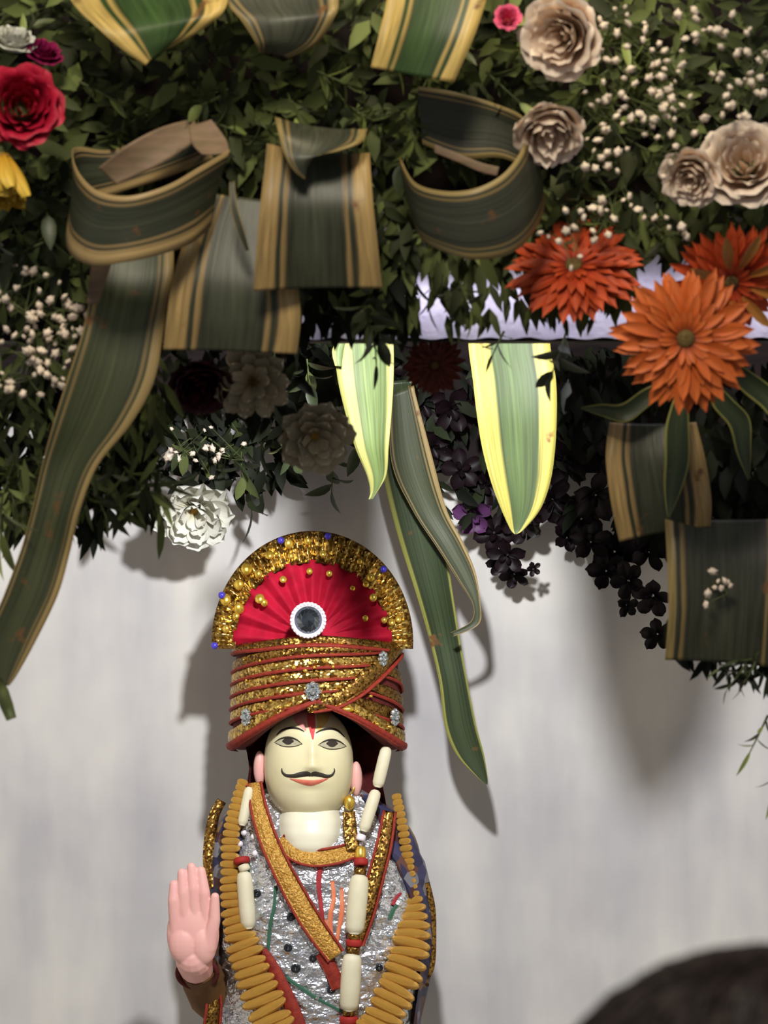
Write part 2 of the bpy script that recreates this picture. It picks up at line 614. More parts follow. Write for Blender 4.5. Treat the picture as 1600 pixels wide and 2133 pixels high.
# satin drape on the lintel front: gentle vertical folds, scalloped lower hem
vs, fs = [], []
nx, nz = 150, 14
z1 = at(0, 450, -0.56).z
for i in range(nz + 1):
    for j in range(nx + 1):
        x = -0.08 + 0.68 * j / nx
        t = i / nz
        z = z1 + (ZL + 0.0015 - z1) * t
        y = -0.856 - 0.0035 * (1 + math.sin(j * 0.62 + 1.4 * math.sin(j * 0.21))) * (0.4 + 0.6 * t)
        vs.append((x, y, z + 0.002 * math.sin(j * 0.9) * t * 0.5))
N = len(vs)
fs = grid_faces(nz + 1, nx + 1)
vs += [(x, y + 0.0015, z) for x, y, z in vs]
fs += [tuple(reversed([q + N for q in f])) for f in fs]
tag(ob('satin_drape', mesh_data('satin_drape', vs, fs), M['satin']), 'pale lavender white satin drape pinned along the lintel behind the foliage', 'drape')

struct('trim_4', *box(-0.45, 0.30, -0.22, 0.14, 0.0, 0.812), M['marble'], 'marble plinth under the statue')

# ------------------------------------------------------------------ statue


def sp(px, py, d=0.0):
    """statue space: photo pixel, d = pixels toward the camera from the statue plane"""
    return at(px, py, -d * S)


def tab(table, r):
    if r <= table[0][0]:
        return table[0][1:]
    for a, b in zip(table, table[1:]):
        if r <= b[0]:
            t = (r - a[0]) / (b[0] - a[0])
            t = t * t * (3 - 2 * t) * 0.5 + t * 0.5
            return tuple(x + (y - x) * t for x, y in zip(a[1:], b[1:]))
    return table[-1][1:]


TORSO = [(1625, 650, 70, 26), (1660, 650, 130, 40), (1700, 650, 180, 58), (1740, 650, 208, 84), (1770, 652, 217, 102), (1800, 657, 224, 112), (1900, 667, 232, 122),
         (2000, 667, 228, 122), (2133, 655, 214, 120), (2300, 650, 200, 118), (2600, 650, 260, 150), (2843, 650, 300, 175)]
PW = 2.35


def tdepth(px, r):
    cx, hw, hd = tab(TORSO, r)
    u = min(abs(px - cx) / hw, 0.999)
    return hd * (1 - u ** PW) ** (1 / PW)


statue = thing('deity_statue', 'painted marble deity statue with moustache, raised palm and silver robe', 'statue', sp(650, 2843, 0))
nseg = 56
rows = [1625 + (2843 - 1625) * (i / 70) for i in range(71)]
vs = []
for i, r in enumerate(rows):
    cx, hw, hd = tab(TORSO, r)
    for k in range(nseg):
        th = 2 * math.pi * k / nseg
        c, s = math.cos(th), math.sin(th)
        x = cx + hw * math.copysign(abs(c) ** (2 / PW), c)
        d = hd * math.copysign(abs(s) ** (2 / PW), s)
        wr = 1.2 * math.sin(x * 0.16 + r * 0.05) + 1.6 * math.sin(r * 0.21 + x * 0.03)
        vs.append(sp(x, r, d + (wr if s > 0 else 0)))
fs = grid_faces(71, nseg, wrap=True) + [tuple(range(nseg)), tuple(reversed(range(70 * nseg, 71 * nseg)))]
robe = wpart('robe', vs, fs, M['silver'], statue, label='silver foil robe')


def tband(pts, off=4.0, nu=6, per=8, puff=3.0, depth=None, thick=3.0):
    """flat band on the torso; pts = (px,row,width[,d])"""
    c = catmull([p if len(p) == 4 else p + (tdepth(p[0], p[1]),) for p in pts], per)
    n = len(c)
    prs = []
    vs = []
    for i, (x, r, w, d) in enumerate(c):
        a, b = c[max(i - 1, 0)], c[min(i + 1, n - 1)]
        tx, ty = b[0] - a[0], b[1] - a[1]
        L = math.hypot(tx, ty) or 1
        nxv, nyv = -ty / L, tx / L
        for j in range(nu + 1):
            u = j / nu * 2 - 1
            qx, qr = x + nxv * w / 2 * u, r + nyv * w / 2 * u
            dd = (tdepth(qx, qr) if depth is None else d) + off + puff * (1 - u * u)
            vs.append(sp(qx, qr, dd))
    N = len(vs)
    nc = nu + 1
    f = grid_faces(n, nc)
    back = [v + Vector((0, thick * S, 0)) for v in vs]
    f2 = [tuple(reversed([q + N for q in g])) for g in f]
    for i in range(n - 1):
        for j in (0, nu):
            a, b = i * nc + j, (i + 1) * nc + j
            f2.append((a, b, b + N, a + N))
    for i in (0, n - 1):
        for j in range(nu):
            a, b = i * nc + j, i * nc + j + 1
            f2.append((a, b, b + N, a + N))
    return vs + back, f + f2


# stitched lines and beads of the robe
for pts, m, nm in [
    ([(668, 1795, 12), (664, 1840, 10), (668, 1880, 9), (672, 1915, 8)], 'redline', 'red_stripe'),
    ([(692, 1835, 8), (695, 1870, 9), (688, 1910, 10), (690, 1950, 9), (693, 1985, 8)], 'orangeline', 'orange_stripe'),
    ([(712, 1850, 7), (712, 1900, 10), (705, 1940, 9), (700, 1975, 8)], 'orangeline', 'orange_stripe'),
    ([(678, 1915, 7), (682, 1950, 8), (688, 1978, 7)], 'orangeline', 'orange_stripe'),
    ([(518, 1790, 7), (517, 1820, 7), (519, 1860, 6)], 'greenline', 'green_stripe'),
    ([(574, 1845, 6), (571, 1890, 7), (562, 1930, 7), (558, 1985, 6)], 'greenline', 'green_stripe'),
    ([(594, 2035, 8), (630, 2060, 7), (670, 2085, 7), (722, 2112, 6)], 'greenline', 'green_stripe'),
    ([(812, 1915, 9), (820, 1895, 8), (828, 1885, 7)], 'greenline', 'green_stripe'),
    ([(818, 1885, 7), (826, 1870, 6), (836, 1860, 5)], 'redline', 'red_stripe'),
]:
    v, f = tband(pts, 2.5, 4, puff=1.2)
    p = wpart(nm, v, f, M[m], robe)
for x, r, rad in [(535, 1861, 9), (606, 1910, 9), (600, 1974, 9), (616, 2017, 10), (652, 1996, 8), (690, 2061, 9), (790, 2016, 8)]:
    c = sp(x, r, tdepth(x, r) + 2)
    ring = []
    for k in range(16):
        th = 2 * math.pi * k / 16
        ring.append(c + Vector((math.cos(th) * rad * .62 * S, 0, math.sin(th) * rad * .62 * S)))
    ring.append(ring[0])
    v, f = tube_geo(ring, rad * .4 * S, 6, False)
    wpart('ring_bead', v, f, M['blackbead'], robe, label='black ring bead')
for k in range(46):
    x, r = R.uniform(520, 840), R.uniform(1790, 2133)
    if 610 < x < 730 and r < 1900 and k % 2:
        continue
    c = sp(x, r, tdepth(x, r) + 2)
    v, f = sphere_geo(c, (R.uniform(3, 6.5) * S, 3 * S, R.uniform(3, 6.5) * S), 8, 5)
    wpart('sequin', v, f, M['jewel'], robe)

# neck
NECK = [(1650, 58, 72), (1690, 66, 96), (1715, 74, 110), (1740, 76, 117), (1765, 68, 118), (1785, 50, 108)]
vs = []
for i in range(20):
    r = 1650 + (1785 - 1650) * i / 19
    hw, hd = tab(NECK, r)
    for k in range(32):
        th = 2 * math.pi * k / 32
        sn = abs(math.sin(th)) ** 0.75
        vs.append(sp(646 + hw * math.copysign(abs(math.cos(th)) ** 0.85, math.cos(th)), r, hd * sn if math.sin(th) > 0 else -50 * sn))
wpart('neck', vs, grid_faces(20, 32, wrap=True) + [tuple(range(32)), tuple(reversed(range(19 * 32, 20 * 32)))], M['neck_cream'], statue)

# head
HX, HR, HD = 643, 1592, 34
RX, RZ, RY = 93, 120, 96
FEAT = [(651, 1572, 9, 26, 9), (652, 1596, 13, 11, 11), (641, 1600, 8, 7, 4), (664, 1600, 8, 7, 4), (600, 1547, 24, 13, -5), (692, 1551, 22, 13, -5),
        (600, 1524, 26, 9, 3), (690, 1526, 26, 9, 3), (643, 1628, 34, 9, 4), (644, 1645, 26, 6, -1.5), (646, 1680, 26, 18, 6), (590, 1600, 26, 28, 3), (704, 1602, 24, 28, 3)]


def fdepth(x, r, feat=True):
    u, t = (x - HX) / RX, (r - HR) / RZ
    q = abs(u) ** 2.25 + abs(t) ** 2.25
    d = HD + RY * max(0.0, 1 - q) ** (1 / 2.25)
    if feat:
        for fx, fr, sx, sr, h in FEAT:
            d += h * math.exp(-((x - fx) / sx) ** 2 - ((r - fr) / sr) ** 2)
    return d


vs = []
NU, NV = 112, 84
for i in range(NV + 1):
    ph = math.pi * i / NV
    for j in range(NU):
        th = 2 * math.pi * j / NU
        cx_, cy_, cz_ = math.sin(ph) * math.cos(th), math.sin(ph) * math.sin(th), -math.cos(ph)
        nn = (abs(cx_) ** 2.25 + abs(cy_) ** 2.25 + abs(cz_) ** 2.25) ** (-1 / 2.25)
        x, r = HX + RX * cx_ * nn, HR + RZ * cz_ * nn
        d = HD + RY * cy_ * nn
        if cy_ > 0:
            w = min(1, cy_ * nn * 3)
            d += (fdepth(x, r) - fdepth(x, r, False)) * w
        vs.append(sp(x, r, d))
head = wpart('head', vs, [tuple(reversed(q)) for q in grid_faces(NV + 1, NU, wrap=True)], M['skin_cream'], statue)


def face_patch(name, center, mname, off=1.0, nu=4, label=None, per=6):
    """painted stroke on the face: center = (x,row,width)"""
    c = catmull(center, per)
    n = len(c)
    vs = []
    for i, (x, r, w) in enumerate(c):
        a, b = c[max(i - 1, 0)], c[min(i + 1, n - 1)]
        tx, ty = b[0] - a[0], b[1] - a[1]
        L = math.hypot(tx, ty) or 1
        for j in range(nu + 1):
            u = j / nu * 2 - 1
            qx, qr = x - ty / L * w / 2 * u, r + tx / L * w / 2 * u
            vs.append(sp(qx, qr, fdepth(qx, qr) + off * (1 - 0.6 * u * u)))
    return wpart(name, vs, grid_faces(n, nu + 1), M[mname], head, label=label)


face_patch('eyebrow', [(576, 1531, 2), (588, 1521, 4), (606, 1516, 5), (622, 1518, 4), (634, 1524, 2)], 'ink', label='thin arched dark eyebrow')
face_patch('eyebrow', [(658, 1527, 2), (670, 1521, 4), (688, 1518, 5), (704, 1522, 4), (718, 1535, 2)], 'ink', label='thin arched dark eyebrow')
for ex, er, tilt in ((600, 1546, 0), (692, 1551, 1)):
    face_patch('eye_white', [(ex - 28, er + 1, 1), (ex - 16, er, 12), (ex, er - 1, 17), (ex + 14, er, 13), (ex + 29, er + 3, 1)], 'eyewhite', 1.0)
    face_patch('iris', [(ex - 12, er - 2, 3), (ex - 6, er - 2, 12), (ex, er - 2, 15), (ex + 6, er - 2, 12), (ex + 12, er - 2, 3)], 'ink', 1.8, label='dark painted iris')
    face_patch('eyelid_line', [(ex - 29, er + 1, 1), (ex - 16, er - 7, 3), (ex, er - 10, 4.5), (ex + 16, er - 6, 3.5), (ex + 30, er + 4, 1)], 'ink', 2.0)
    face_patch('lower_lid_line', [(ex - 26, er + 2, 1), (ex - 12, er + 8, 2), (ex + 2, er + 9.5, 2.2), (ex + 16, er + 8, 2), (ex + 29, er + 4, 1)], 'ink', 1.6)
face_patch('moustache', [(587, 1600, 1.5), (588, 1608, 4), (596, 1615, 6), (612, 1616, 8), (628, 1613, 11), (641, 1612, 10), (648, 1615, 6)], 'ink', 3.0, label='thin dark moustache with upturned ends')
face_patch('moustache', [(648, 1615, 6), (655, 1612, 10), (668, 1614, 9), (682, 1617, 7), (692, 1614, 5), (697, 1606, 3), (696, 1600, 1)], 'ink', 3.0, label='thin dark moustache with upturned ends')
face_patch('lips', [(604, 1622, 2), (618, 1626, 6), (632, 1629, 10), (646, 1631, 12), (660, 1629, 9), (674, 1625, 5), (684, 1621, 2)], 'lip', 1.6, label='painted red smiling lips')
face_patch('forehead_mark', [(648, 1484, 15), (648, 1500, 17), (650, 1514, 14), (651, 1528, 8), (652, 1540, 3)], 'tilak_r', 1.4, label='red powder mark on forehead')
face_patch('forehead_mark', [(624, 1480, 30), (626, 1498, 26), (632, 1512, 12), (637, 1522, 2)], 'tilak_p', 1.0, label='pink powder smear on forehead')
face_patch('forehead_mark', [(674, 1480, 30), (672, 1498, 24), (667, 1512, 12), (663, 1522, 2)], 'tilak_y', 1.0, label='yellow powder mark on forehead')
# ears
for ex, er, sg in ((541, 1600, -1), (742, 1622, 1)):
    v, f = sphere_geo(sp(ex, er, 30), (13 * S, 16 * S, 36 * S), 14, 10, lambda d: 1 - 0.18 * max(0, -d.y) * (1 - abs(d.z)))
    wpart('ear', v, f, M['palm_pink'], head, label='pink painted ear')

# dark cloth hood behind the head, under the turban
vs = []
for i in range(18):
    r = 1515 + (1760 - 1515) * i / 17
    hw, hd = tab([(1515, 150, 110), (1600, 136, 95), (1680, 150, 80), (1760, 175, 80)], r)
    for k in range(29):
        th = math.pi * (-0.02 + 1.04 * k / 28)
        vs.append(sp(655 + hw * math.cos(th), r, 20 - hd * math.sin(th)))
f = grid_faces(18, 29)
n0 = len(vs)
vs += [v + Vector((0, 0.003, 0)) for v in vs]
f += [tuple(reversed([q + n0 for q in g])) for g in f]
wpart('hood', vs, f, M['marooncloth'], statue, label='maroon cloth behind the head')

# raised hand, five fingers: tapered capsules fused into one skin
parts = []


def capsule(a, b, ra, rb, seg=14):
    a, b = Vector(a), Vector(b)
    t = (b - a).normalized()
    path, rad = [], []
    for k in range(5):
        th = math.pi / 2 * (1 - k / 4)
        path.append(a - t * ra * math.sin(th))
        rad.append(max(ra * math.cos(th), 1e-5))
    path[-1] = a
    for k in range(5):
        th = math.pi / 2 * k / 4
        path.append(b + t * rb * math.sin(th))
        rad.append(max(rb * math.cos(th), 1e-5))
    return tube_geo(path, rad, seg)


HDp = 165
FING = [((366, 1912), (362, 1876), (362, 1842), 13, 9), ((386, 1905), (382, 1860), (379, 1818), 13.5, 9.5),
        ((408, 1902), (403, 1852), (399, 1806), 13.5, 9.5), ((430, 1905), (425, 1860), (419, 1814), 13.5, 9.5)]
for a, b, c, r0, r1 in FING:
    parts.append(capsule(sp(a[0], a[1] + 30, HDp - 2), sp(*b, HDp + 4), r0 * S, r0 * 0.96 * S))
    parts.append(capsule(sp(*b, HDp + 4), sp(*c, HDp + 1), r0 * 0.96 * S, r1 * S))
parts.append(capsule(sp(434, 1975, HDp + 6), sp(447, 1915, HDp + 14), 17 * S, 12 * S))
parts.append(capsule(sp(447, 1915, HDp + 14), sp(448, 1868, HDp + 16), 12 * S, 9 * S))
v, f = sphere_geo(sp(402, 1945, HDp - 6), (54 * S, 23 * S, 76 * S), 24, 16)
parts.append((v, f))
parts.append(sphere_geo(sp(384, 1968, HDp + 2), (32 * S, 20 * S, 40 * S), 18, 12))
parts.append(sphere_geo(sp(424, 1970, HDp + 4), (27 * S, 20 * S, 40 * S), 18, 12))
parts.append(capsule(sp(404, 2000, HDp - 18), sp(412, 2020, HDp - 55), 38 * S, 36 * S))
v, f = merge(parts)
hand = wpart('hand', v, f, M['palm_pink'], statue, label='raised pink open palm with closed fingers')
rm = hand.modifiers.new('fuse', 'REMESH')
rm.mode = 'VOXEL'
rm.voxel_size = 0.0011
rm.use_smooth_shade = True
sm = hand.modifiers.new('soften', 'SMOOTH')
sm.iterations = 3
sm.factor = 0.5
v, f = tube_geo([sp(412, 2015, 118), sp(416, 2024, 100), sp(424, 2040, 70), (sp(440, 2070, 30)), sp(470, 2090, 0)], [39 * S, 42 * S, 46 * S, 50 * S, 54 * S], 20)
wpart('sleeve', v, f, M['brownbit'], statue, label='brown sleeve below the raised hand')
ring = [sp(411 + 41 * math.cos(2 * math.pi * k / 28), 2018 + 9 + 30 * math.sin(2 * math.pi * k / 28), 128 - 14 * math.sin(2 * math.pi * k / 28)) for k in range(29)]
v, f = tube_geo(ring, 5.5 * S, 8, False)
wpart('cuff', v, f, M['marooncloth'], statue, label='dark maroon cuff at the wrist')

# ------------------------------------------------------------------ shawl (lies on the statue)
shawl = thing('shawl', 'navy and gold brocade shawl over the shoulders of the statue', 'shawl', sp(650, 2140, 0))
vs = []
rws = [1655 + (2180 - 1655) * i / 30 for i in range(31)]
NA = 60
for r in rws:
    cx, hw, hd = tab(TORSO, r)
    op = tab([(1655, 40), (1760, 50), (1850, 40), (1950, 30), (2180, 22)], r)[0]
    a0, a1 = math.radians(180 - op), math.radians(360 + op)
    for k in range(NA + 1):
        th = a0 + (a1 - a0) * k / NA
        c, s = math.cos(th), math.sin(th)
        wv = 3 * math.sin(k * 0.9 + r * 0.02)
        vs.append(sp(cx + (hw + 6 + wv) * math.copysign(abs(c) ** (2 / PW), c), r, (hd + 7) * math.copysign(abs(s) ** (2 / PW), s)))
f = grid_faces(31, NA + 1)
n0 = len(vs)
vs += [sp(650, 1066.5, 0) * 0 + v + (Vector((sp(655, 0, 0).x, 0, v.z)) - v).normalized() * 0.0015 for v in vs]
f += [tuple(reversed([q + n0 for q in g])) for g in f]
wpart('cloth', vs, f, M['brocade'], shawl)


def gold_band(pts, parent, off=9, name='gold_border', m='goldband', piping=True, puff=5, depth=None):
    v, f = tband(pts, off, 8, puff=puff, depth=depth)
    g = wpart(name, v, f, M[m], parent, label='gold tinsel border')
    if piping:
        c = catmull([p if len(p) == 4 else p + (tdepth(p[0], p[1]),) for p in pts], 6)
        for sg in (-1, 1):
            path = []
            for i, (x, r, w, d) in enumerate(c):
                a, b = c[max(i - 1, 0)], c[min(i + 1, len(c) - 1)]
                tx, ty = b[0] - a[0], b[1] - a[1]
                L = math.hypot(tx, ty) or 1
                qx, qr = x - ty / L * (w / 2 + 2) * sg, r + tx / L * (w / 2 + 2) * sg
                path.append(sp(qx, qr, (tdepth(qx, qr) if depth is None else d) + off + 1))
            v, f = tube_geo(path, 3.2 * S, 6)
            wpart('piping', v, f, M['redpipe'], g, label='rust red piping')
    return g


gold_band([(530, 1630, 24, 62), (538, 1680, 28, 86), (556, 1740, 32, 104), (582, 1800, 34, 118), (616, 1865, 38, 124), (655, 1930, 38, 126), (700, 1992, 34, 126)], shawl, depth=1)
gold_band([(812, 1690, 20, 80), (800, 1760, 26, 104), (782, 1830, 28, 116), (764, 1900, 28, 122), (742, 1965, 26, 126)], shawl, depth=1, m='golddark')
gold_band([(668, 1985, 26), (690, 2020, 30), (705, 2060, 28)], shawl, off=6, m='redpipe', name='rust_fold', piping=False)
gold_band([(462, 1668, 20, 30), (446, 1700, 22, 34), (438, 1750, 26, 36), (438, 1800, 30, 40), (446, 1850, 26, 44)], shawl, depth=1, m='golddark', piping=False)
gold_band([(884, 1840, 22, 26), (896, 1890, 22, 26), (897, 1950, 24, 24), (893, 2010, 26, 22), (880, 2045, 18, 20)], shawl, depth=1, m='golddark', piping=False)
gold_band([(545, 1980, 22), (565, 2010, 26), (590, 2060, 30), (612, 2110, 32), (630, 2160, 32)], shawl, off=4, m='redpipe', name='rust_fold', piping=False)
gold_band([(440, 2050, 24, 70), (446, 2090, 26, 74), (440, 2150, 30, 74)], shawl, depth=1, m='golddark')
gold_band([(860, 2036, 30, 20), (880, 2048, 14, 20), (894, 2052, 5, 20)], shawl, depth=1, m='brownbit', name='cloth_corner', piping=False)
# neckline
neckl = gold_band([(582, 1748, 22), (610, 1774, 28), (650, 1787, 30), (700, 1782, 30), (742, 1768, 28)], statue, off=8, name='neckline', puff=4)
v, f = tband([(727, 1690, 26, 78), (730, 1730, 28, 98), (736, 1770, 28, 110)], 6, depth=1)
wpart('collar_strip', v, f, M['golddark'], statue, label='brown gold collar strip beside the neck')
# silver studs on the shoulder
for x, r in [(487, 1737), (500, 1758), (528, 1743), (531, 1778), (508, 1735), (750, 1757), (745, 1735)]:
    v, f = sphere_geo(sp(x, r, tdepth(x, r) + 14), 6.5 * S, 10, 7)
    wpart('stud', v, f, M['gemring'], shawl, label='white bead')

# ------------------------------------------------------------------ gold ribbed garland: folded tinsel discs on a cord
gg = thing('ribbed_gold_garland', 'thick ribbed gold thread garland hanging down both sides of the robe', 'garland', sp(650, 2270, 120))


def fold_mesh():
    v = []
    nu, nv = 20, 8
    for i in range(nv + 1):
        ph = math.pi * i / nv
        for j in range(nu):
            th = 2 * math.pi * j / nu
            rr = abs(math.sin(ph)) ** 0.85 * (1 + 0.05 * math.cos(th * 7))
            v.append((0.5 * rr * math.cos(th), 0.5 * rr * math.sin(th) * 0.55, 0.5 * math.copysign(abs(math.cos(ph)) ** 0.8, math.cos(ph))))
    return mesh_data('gold_fold', v, grid_faces(nv + 1, nu, wrap=True))


FOLD = fold_mesh()
FOLD.materials.append(M['goldfold'])
LP = [(505, 1630, 22, 70), (489, 1690, 30, 84), (480, 1750, 38, 88), (480, 1830, 44, 96), (488, 1900, 56, 104), (502, 1960, 68, 116), (522, 2020, 78, 128),
      (545, 2080, 86, 134), (572, 2140, 90, 138), (606, 2210, 92, 140), (655, 2260, 92, 142)]
RP = [(826, 1660, 20, 60), (838, 1720, 24, 66), (848, 1790, 27, 66), (853, 1850, 32, 66), (860, 1900, 58, 74), (858, 1950, 74, 92), (848, 2000, 80, 108), (830, 2050, 82, 122),
      (807, 2100, 86, 132), (780, 2150, 88, 138), (725, 2220, 92, 140), (675, 2258, 92, 142)]
for P in (LP, RP):
    c = catmull(P, 30)
    acc, nextp = 0, 0
    for a, b in zip(c, c[1:]):
        acc += math.hypot(b[0] - a[0], b[1] - a[1])
        if acc >= nextp:
            w = a[2]
            pitch = 9 + w * 0.13
            nextp = acc + pitch
            t = (sp(b[0], b[1], b[3]) - sp(a[0], a[1], a[3])).normalized()
            xax = t.cross(Vector((0, 1, 0))).normalized()
            yax = t.cross(xax)
            rot = Matrix((xax, yax, t)).transposed().to_4x4()
            jit = R.uniform(-0.12, 0.12)
            mw = Matrix.Translation(sp(a[0], a[1], a[3] + 4) - gg.location) @ rot @ Matrix.Rotation(jit, 4, 'Y') @ Matrix.Diagonal((w * S * R.uniform(.95, 1.06), w * S * 0.95, pitch * S * 1.25, 1))
            ob('gold_fold', FOLD, None, gg, matrix=mw)
    v, f = tube_geo([sp(x, r, d) for x, r, w, d in c[::6]], [w * 0.2 * S for x, r, w, d in c[::6]], 8)
    wpart('cord', v, f, M['goldfold'], gg)

# ------------------------------------------------------------------ ivory tube garland
tg = thing('tube_bead_garland', 'garland of ivory tube beads with red thread rings hung around the neck', 'garland', sp(735, 2160, 130))


def bead(a, b, ra, name, m):
    a, b = Vector(a), Vector(b)
    path = [a + (b - a) * t for t in (0, 0.04, 0.12, 0.35, 0.65, 0.88, 0.96, 1)]
    rad = [ra * k for k in (0.45, 0.78, 0.95, 1.0, 1.0, 0.95, 0.78, 0.45)]
    v, f = tube_geo(path, rad, 16)
    wpart(name, v, f, M[m], tg)


def tw(x, r, o=16):
    return sp(x, r, tdepth(x, r) + o)


bead(sp(806, 1556, 70), sp(786, 1640, 84), 13 * S, 'tube_bead', 'tube')
bead(sp(784, 1646, 86), sp(757, 1732, 104), 13 * S, 'tube_bead', 'tube')
bead(sp(754, 1738, 108), sp(750, 1752, 112), 10 * S, 'spacer_bead', 'gemring')
bead(tw(751, 1764), tw(751, 1790), 12 * S, 'spacer_bead', 'goldmetal')
bead(tw(752, 1788), tw(752, 1804), 15 * S, 'red_ring', 'redring')
bead(tw(750, 1806), tw(750, 1824), 13 * S, 'spacer_bead', 'golddark')
bead(tw(750, 1822, 20), tw(738, 1946, 20), 21 * S, 'tube_bead', 'tube')
bead(tw(738, 1944), tw(737, 1960), 13 * S, 'spacer_bead', 'golddark')
bead(tw(738, 1956), tw(737, 1972), 17 * S, 'red_ring', 'redring')
bead(tw(737, 1970), tw(735, 1990), 14 * S, 'spacer_bead', 'golddark')
bead(tw(734, 1986, 20), tw(727, 2106, 20), 21 * S, 'tube_bead', 'tube')
bead(tw(727, 2104), tw(727, 2118), 13 * S, 'spacer_bead', 'golddark')
bead(tw(727, 2116), tw(727, 2134), 20 * S, 'red_ring', 'redring')
bead(tw(727, 2134), tw(722, 2250), 20 * S, 'tube_bead', 'tube')
bead(sp(520, 1640, 76), sp(504, 1720, 96), 11 * S, 'tube_bead', 'tube')
bead(tw(503, 1786, 22), tw(505, 1800, 22), 17 * S, 'red_ring', 'redring')
bead(tw(505, 1800, 18), tw(512, 1815, 18), 12 * S, 'spacer_bead', 'tube')
bead(tw(508, 1815, 18), tw(517, 1935, 18), 17 * S, 'tube_bead', 'tube')

# earring
er = thing('earring', 'gold drop earring hanging below the pink ear', 'earring', sp(728, 1668, 64))
v, f = sphere_geo(sp(728, 1670, 62), (12 * S, 10 * S, 17 * S), 14, 10, lambda d: 1 - 0.22 * max(0, d.z))
wpart('drop', v, f, M['goldmetal'], er)
v, f = tube_geo([sp(738, 1640, 44), sp(734, 1650, 56), sp(729, 1656, 62)], 2 * S, 6)
wpart('hook', v, f, M['goldmetal'], er)

# ------------------------------------------------------------------ turban
tb = thing('turban', 'gold and crimson turban with pleated fan crest on the statue head', 'turban', sp(660, 1540, 10))
TX, TD = 660, 10


def tur(a, r, off=0.0):
    """point on the turban drum: a = angle from front, r = row"""
    rx = tab([(1335, 160), (1350, 167), (1450, 173), (1545, 175), (1570, 172)], r)[0] + off
    ry = tab([(1335, 132), (1350, 140), (1450, 148), (1560, 152)], r)[0] + off
    return sp(TX + rx * math.sin(a), r, TD + ry * math.cos(a))


def hem(a):
    return 1464 + 96 * abs(math.sin(a)) ** 1.25 if math.cos(a) > 0 else 1560


NA = 72
vs = []
prof = 14
for i in range(prof + 1):
    for k in range(NA):
        a = 2 * math.pi * k / NA
        vs.append(tur(a, 1338 + (hem(a) - 1338) * i / prof))
for q in (0.93, 0.8, 0.66):
    for k in range(NA):
        a = 2 * math.pi * k / NA
        p = tur(a, hem(a) + (2 if q > .9 else -6 if q > .7 else -30))
        c = sp(TX, 0, TD)
        vs.append(Vector((c.x + (p.x - c.x) * q, c.y + (p.y - c.y) * q, p.z)))
fs = grid_faces(prof + 4, NA, wrap=True)
fs.append(tuple(reversed(range(NA))))
drum = wpart('wrapped_body', vs, fs, M['marooncloth'], tb, label='maroon turban body')
v, f = sphere_geo(sp(TX, 1338, TD), (140 * S, 62 * S, 120 * S), 28, 16)
wpart('dome', v, f, M['redcloth'], tb)


def wrap_band(name, pts, m, off=4, puff=5, nu=6, label=None):
    """pts = (angle deg, row, width px) on the drum"""
    c = catmull(pts, 8)
    n = len(c)
    vs = []
    for i, (a, r, w) in enumerate(c):
        p, q = c[max(i - 1, 0)], c[min(i + 1, n - 1)]
        tx, ty = (q[0] - p[0]) * 2.9, q[1] - p[1]
        L = math.hypot(tx, ty) or 1
        for j in range(nu + 1):
            u = j / nu * 2 - 1
            aa = a + (-ty / L) * w / 2 * u / 2.9
            rr = r + (tx / L) * w / 2 * u
            vs.append(tur(math.radians(aa), rr, off + puff * (1 - u ** 4)))
    n0 = len(vs)
    f = grid_faces(n, nu + 1)
    inner = []
    cc = sp(TX, 0, TD)
    for v in vs:
        inner.append(Vector((cc.x + (v.x - cc.x) * 0.955, cc.y + (v.y - cc.y) * 0.955, v.z)))
    f2 = [tuple(reversed([q + n0 for q in g])) for g in f]
    for i in range(n - 1):
        for j in (0, nu):
            a, b = i * (nu + 1) + j, (i + 1) * (nu + 1) + j
            f2.append((a, b, b + n0, a + n0))
    return wpart(name, vs + inner, f + f2, M[m], tb, label=label)


# left hand set of wraps, dropping toward the left; gold faces with rust ridges between
for b in (1352, 1378, 1404, 1430, 1457):
    endA = 70 - (b - 1352) * 0.62
    wrap_band('gold_wrap', [(-130, b + 42, 22), (-85, b + 34, 22), (-45, b + 16, 21), (-10, b + 3, 20), (endA * 0.5, b - 2, 19), (endA, b - 6, 16)], 'gold' if b not in (1352,) else 'golddark', 3, 4)
    wrap_band('rust_ridge', [(-130, b + 56, 7), (-85, b + 48, 7), (-45, b + 29, 7), (-10, b + 15, 7), (endA * 0.5, b + 10, 6), (endA, b + 6, 5)], 'redpipe', 6, 4)
# right hand set
for a0, r0, r1 in ((52, 1392, 1420), (36, 1424, 1462), (20, 1450, 1500)):
    wrap_band('gold_wrap', [(a0, r0, 18), (a0 + 25, r0 + (r1 - r0) * .5, 24), (90, r1, 26), (130, r1 + 12, 26)], 'golddark', 3, 4)
    wrap_band('rust_ridge', [(a0 - 4, r0 + 14, 6), (a0 + 25, r0 + (r1 - r0) * .5 + 17, 7), (90, r1 + 18, 7), (130, r1 + 30, 7)], 'redpipe', 6, 3)
# diagonal crossing wrap
wrap_band('crossing_wrap', [(-6, 1478, 16), (8, 1462, 26), (24, 1436, 32), (42, 1398, 36), (62, 1364, 34), (84, 1342, 28)], 'golddark', 8, 7, label='diagonal gold wrap')
wrap_band('rust_ridge', [(-2, 1484, 6), (14, 1474, 7), (30, 1450, 7), (48, 1414, 7), (66, 1384, 7), (88, 1362, 7)], 'redpipe', 9, 5)
wrap_band('top_wrap', [(-120, 1352, 20), (-80, 1352, 20), (-45, 1344, 18), (0, 1332, 16), (45, 1342, 18), (80, 1350, 20), (120, 1352, 20)], 'golddark', 5, 5)
wrap_band('rust_ridge', [(-100, 1364, 8), (-45, 1354, 8), (0, 1343, 8), (45, 1352, 8), (100, 1364, 8)], 'redpipe', 8, 4)
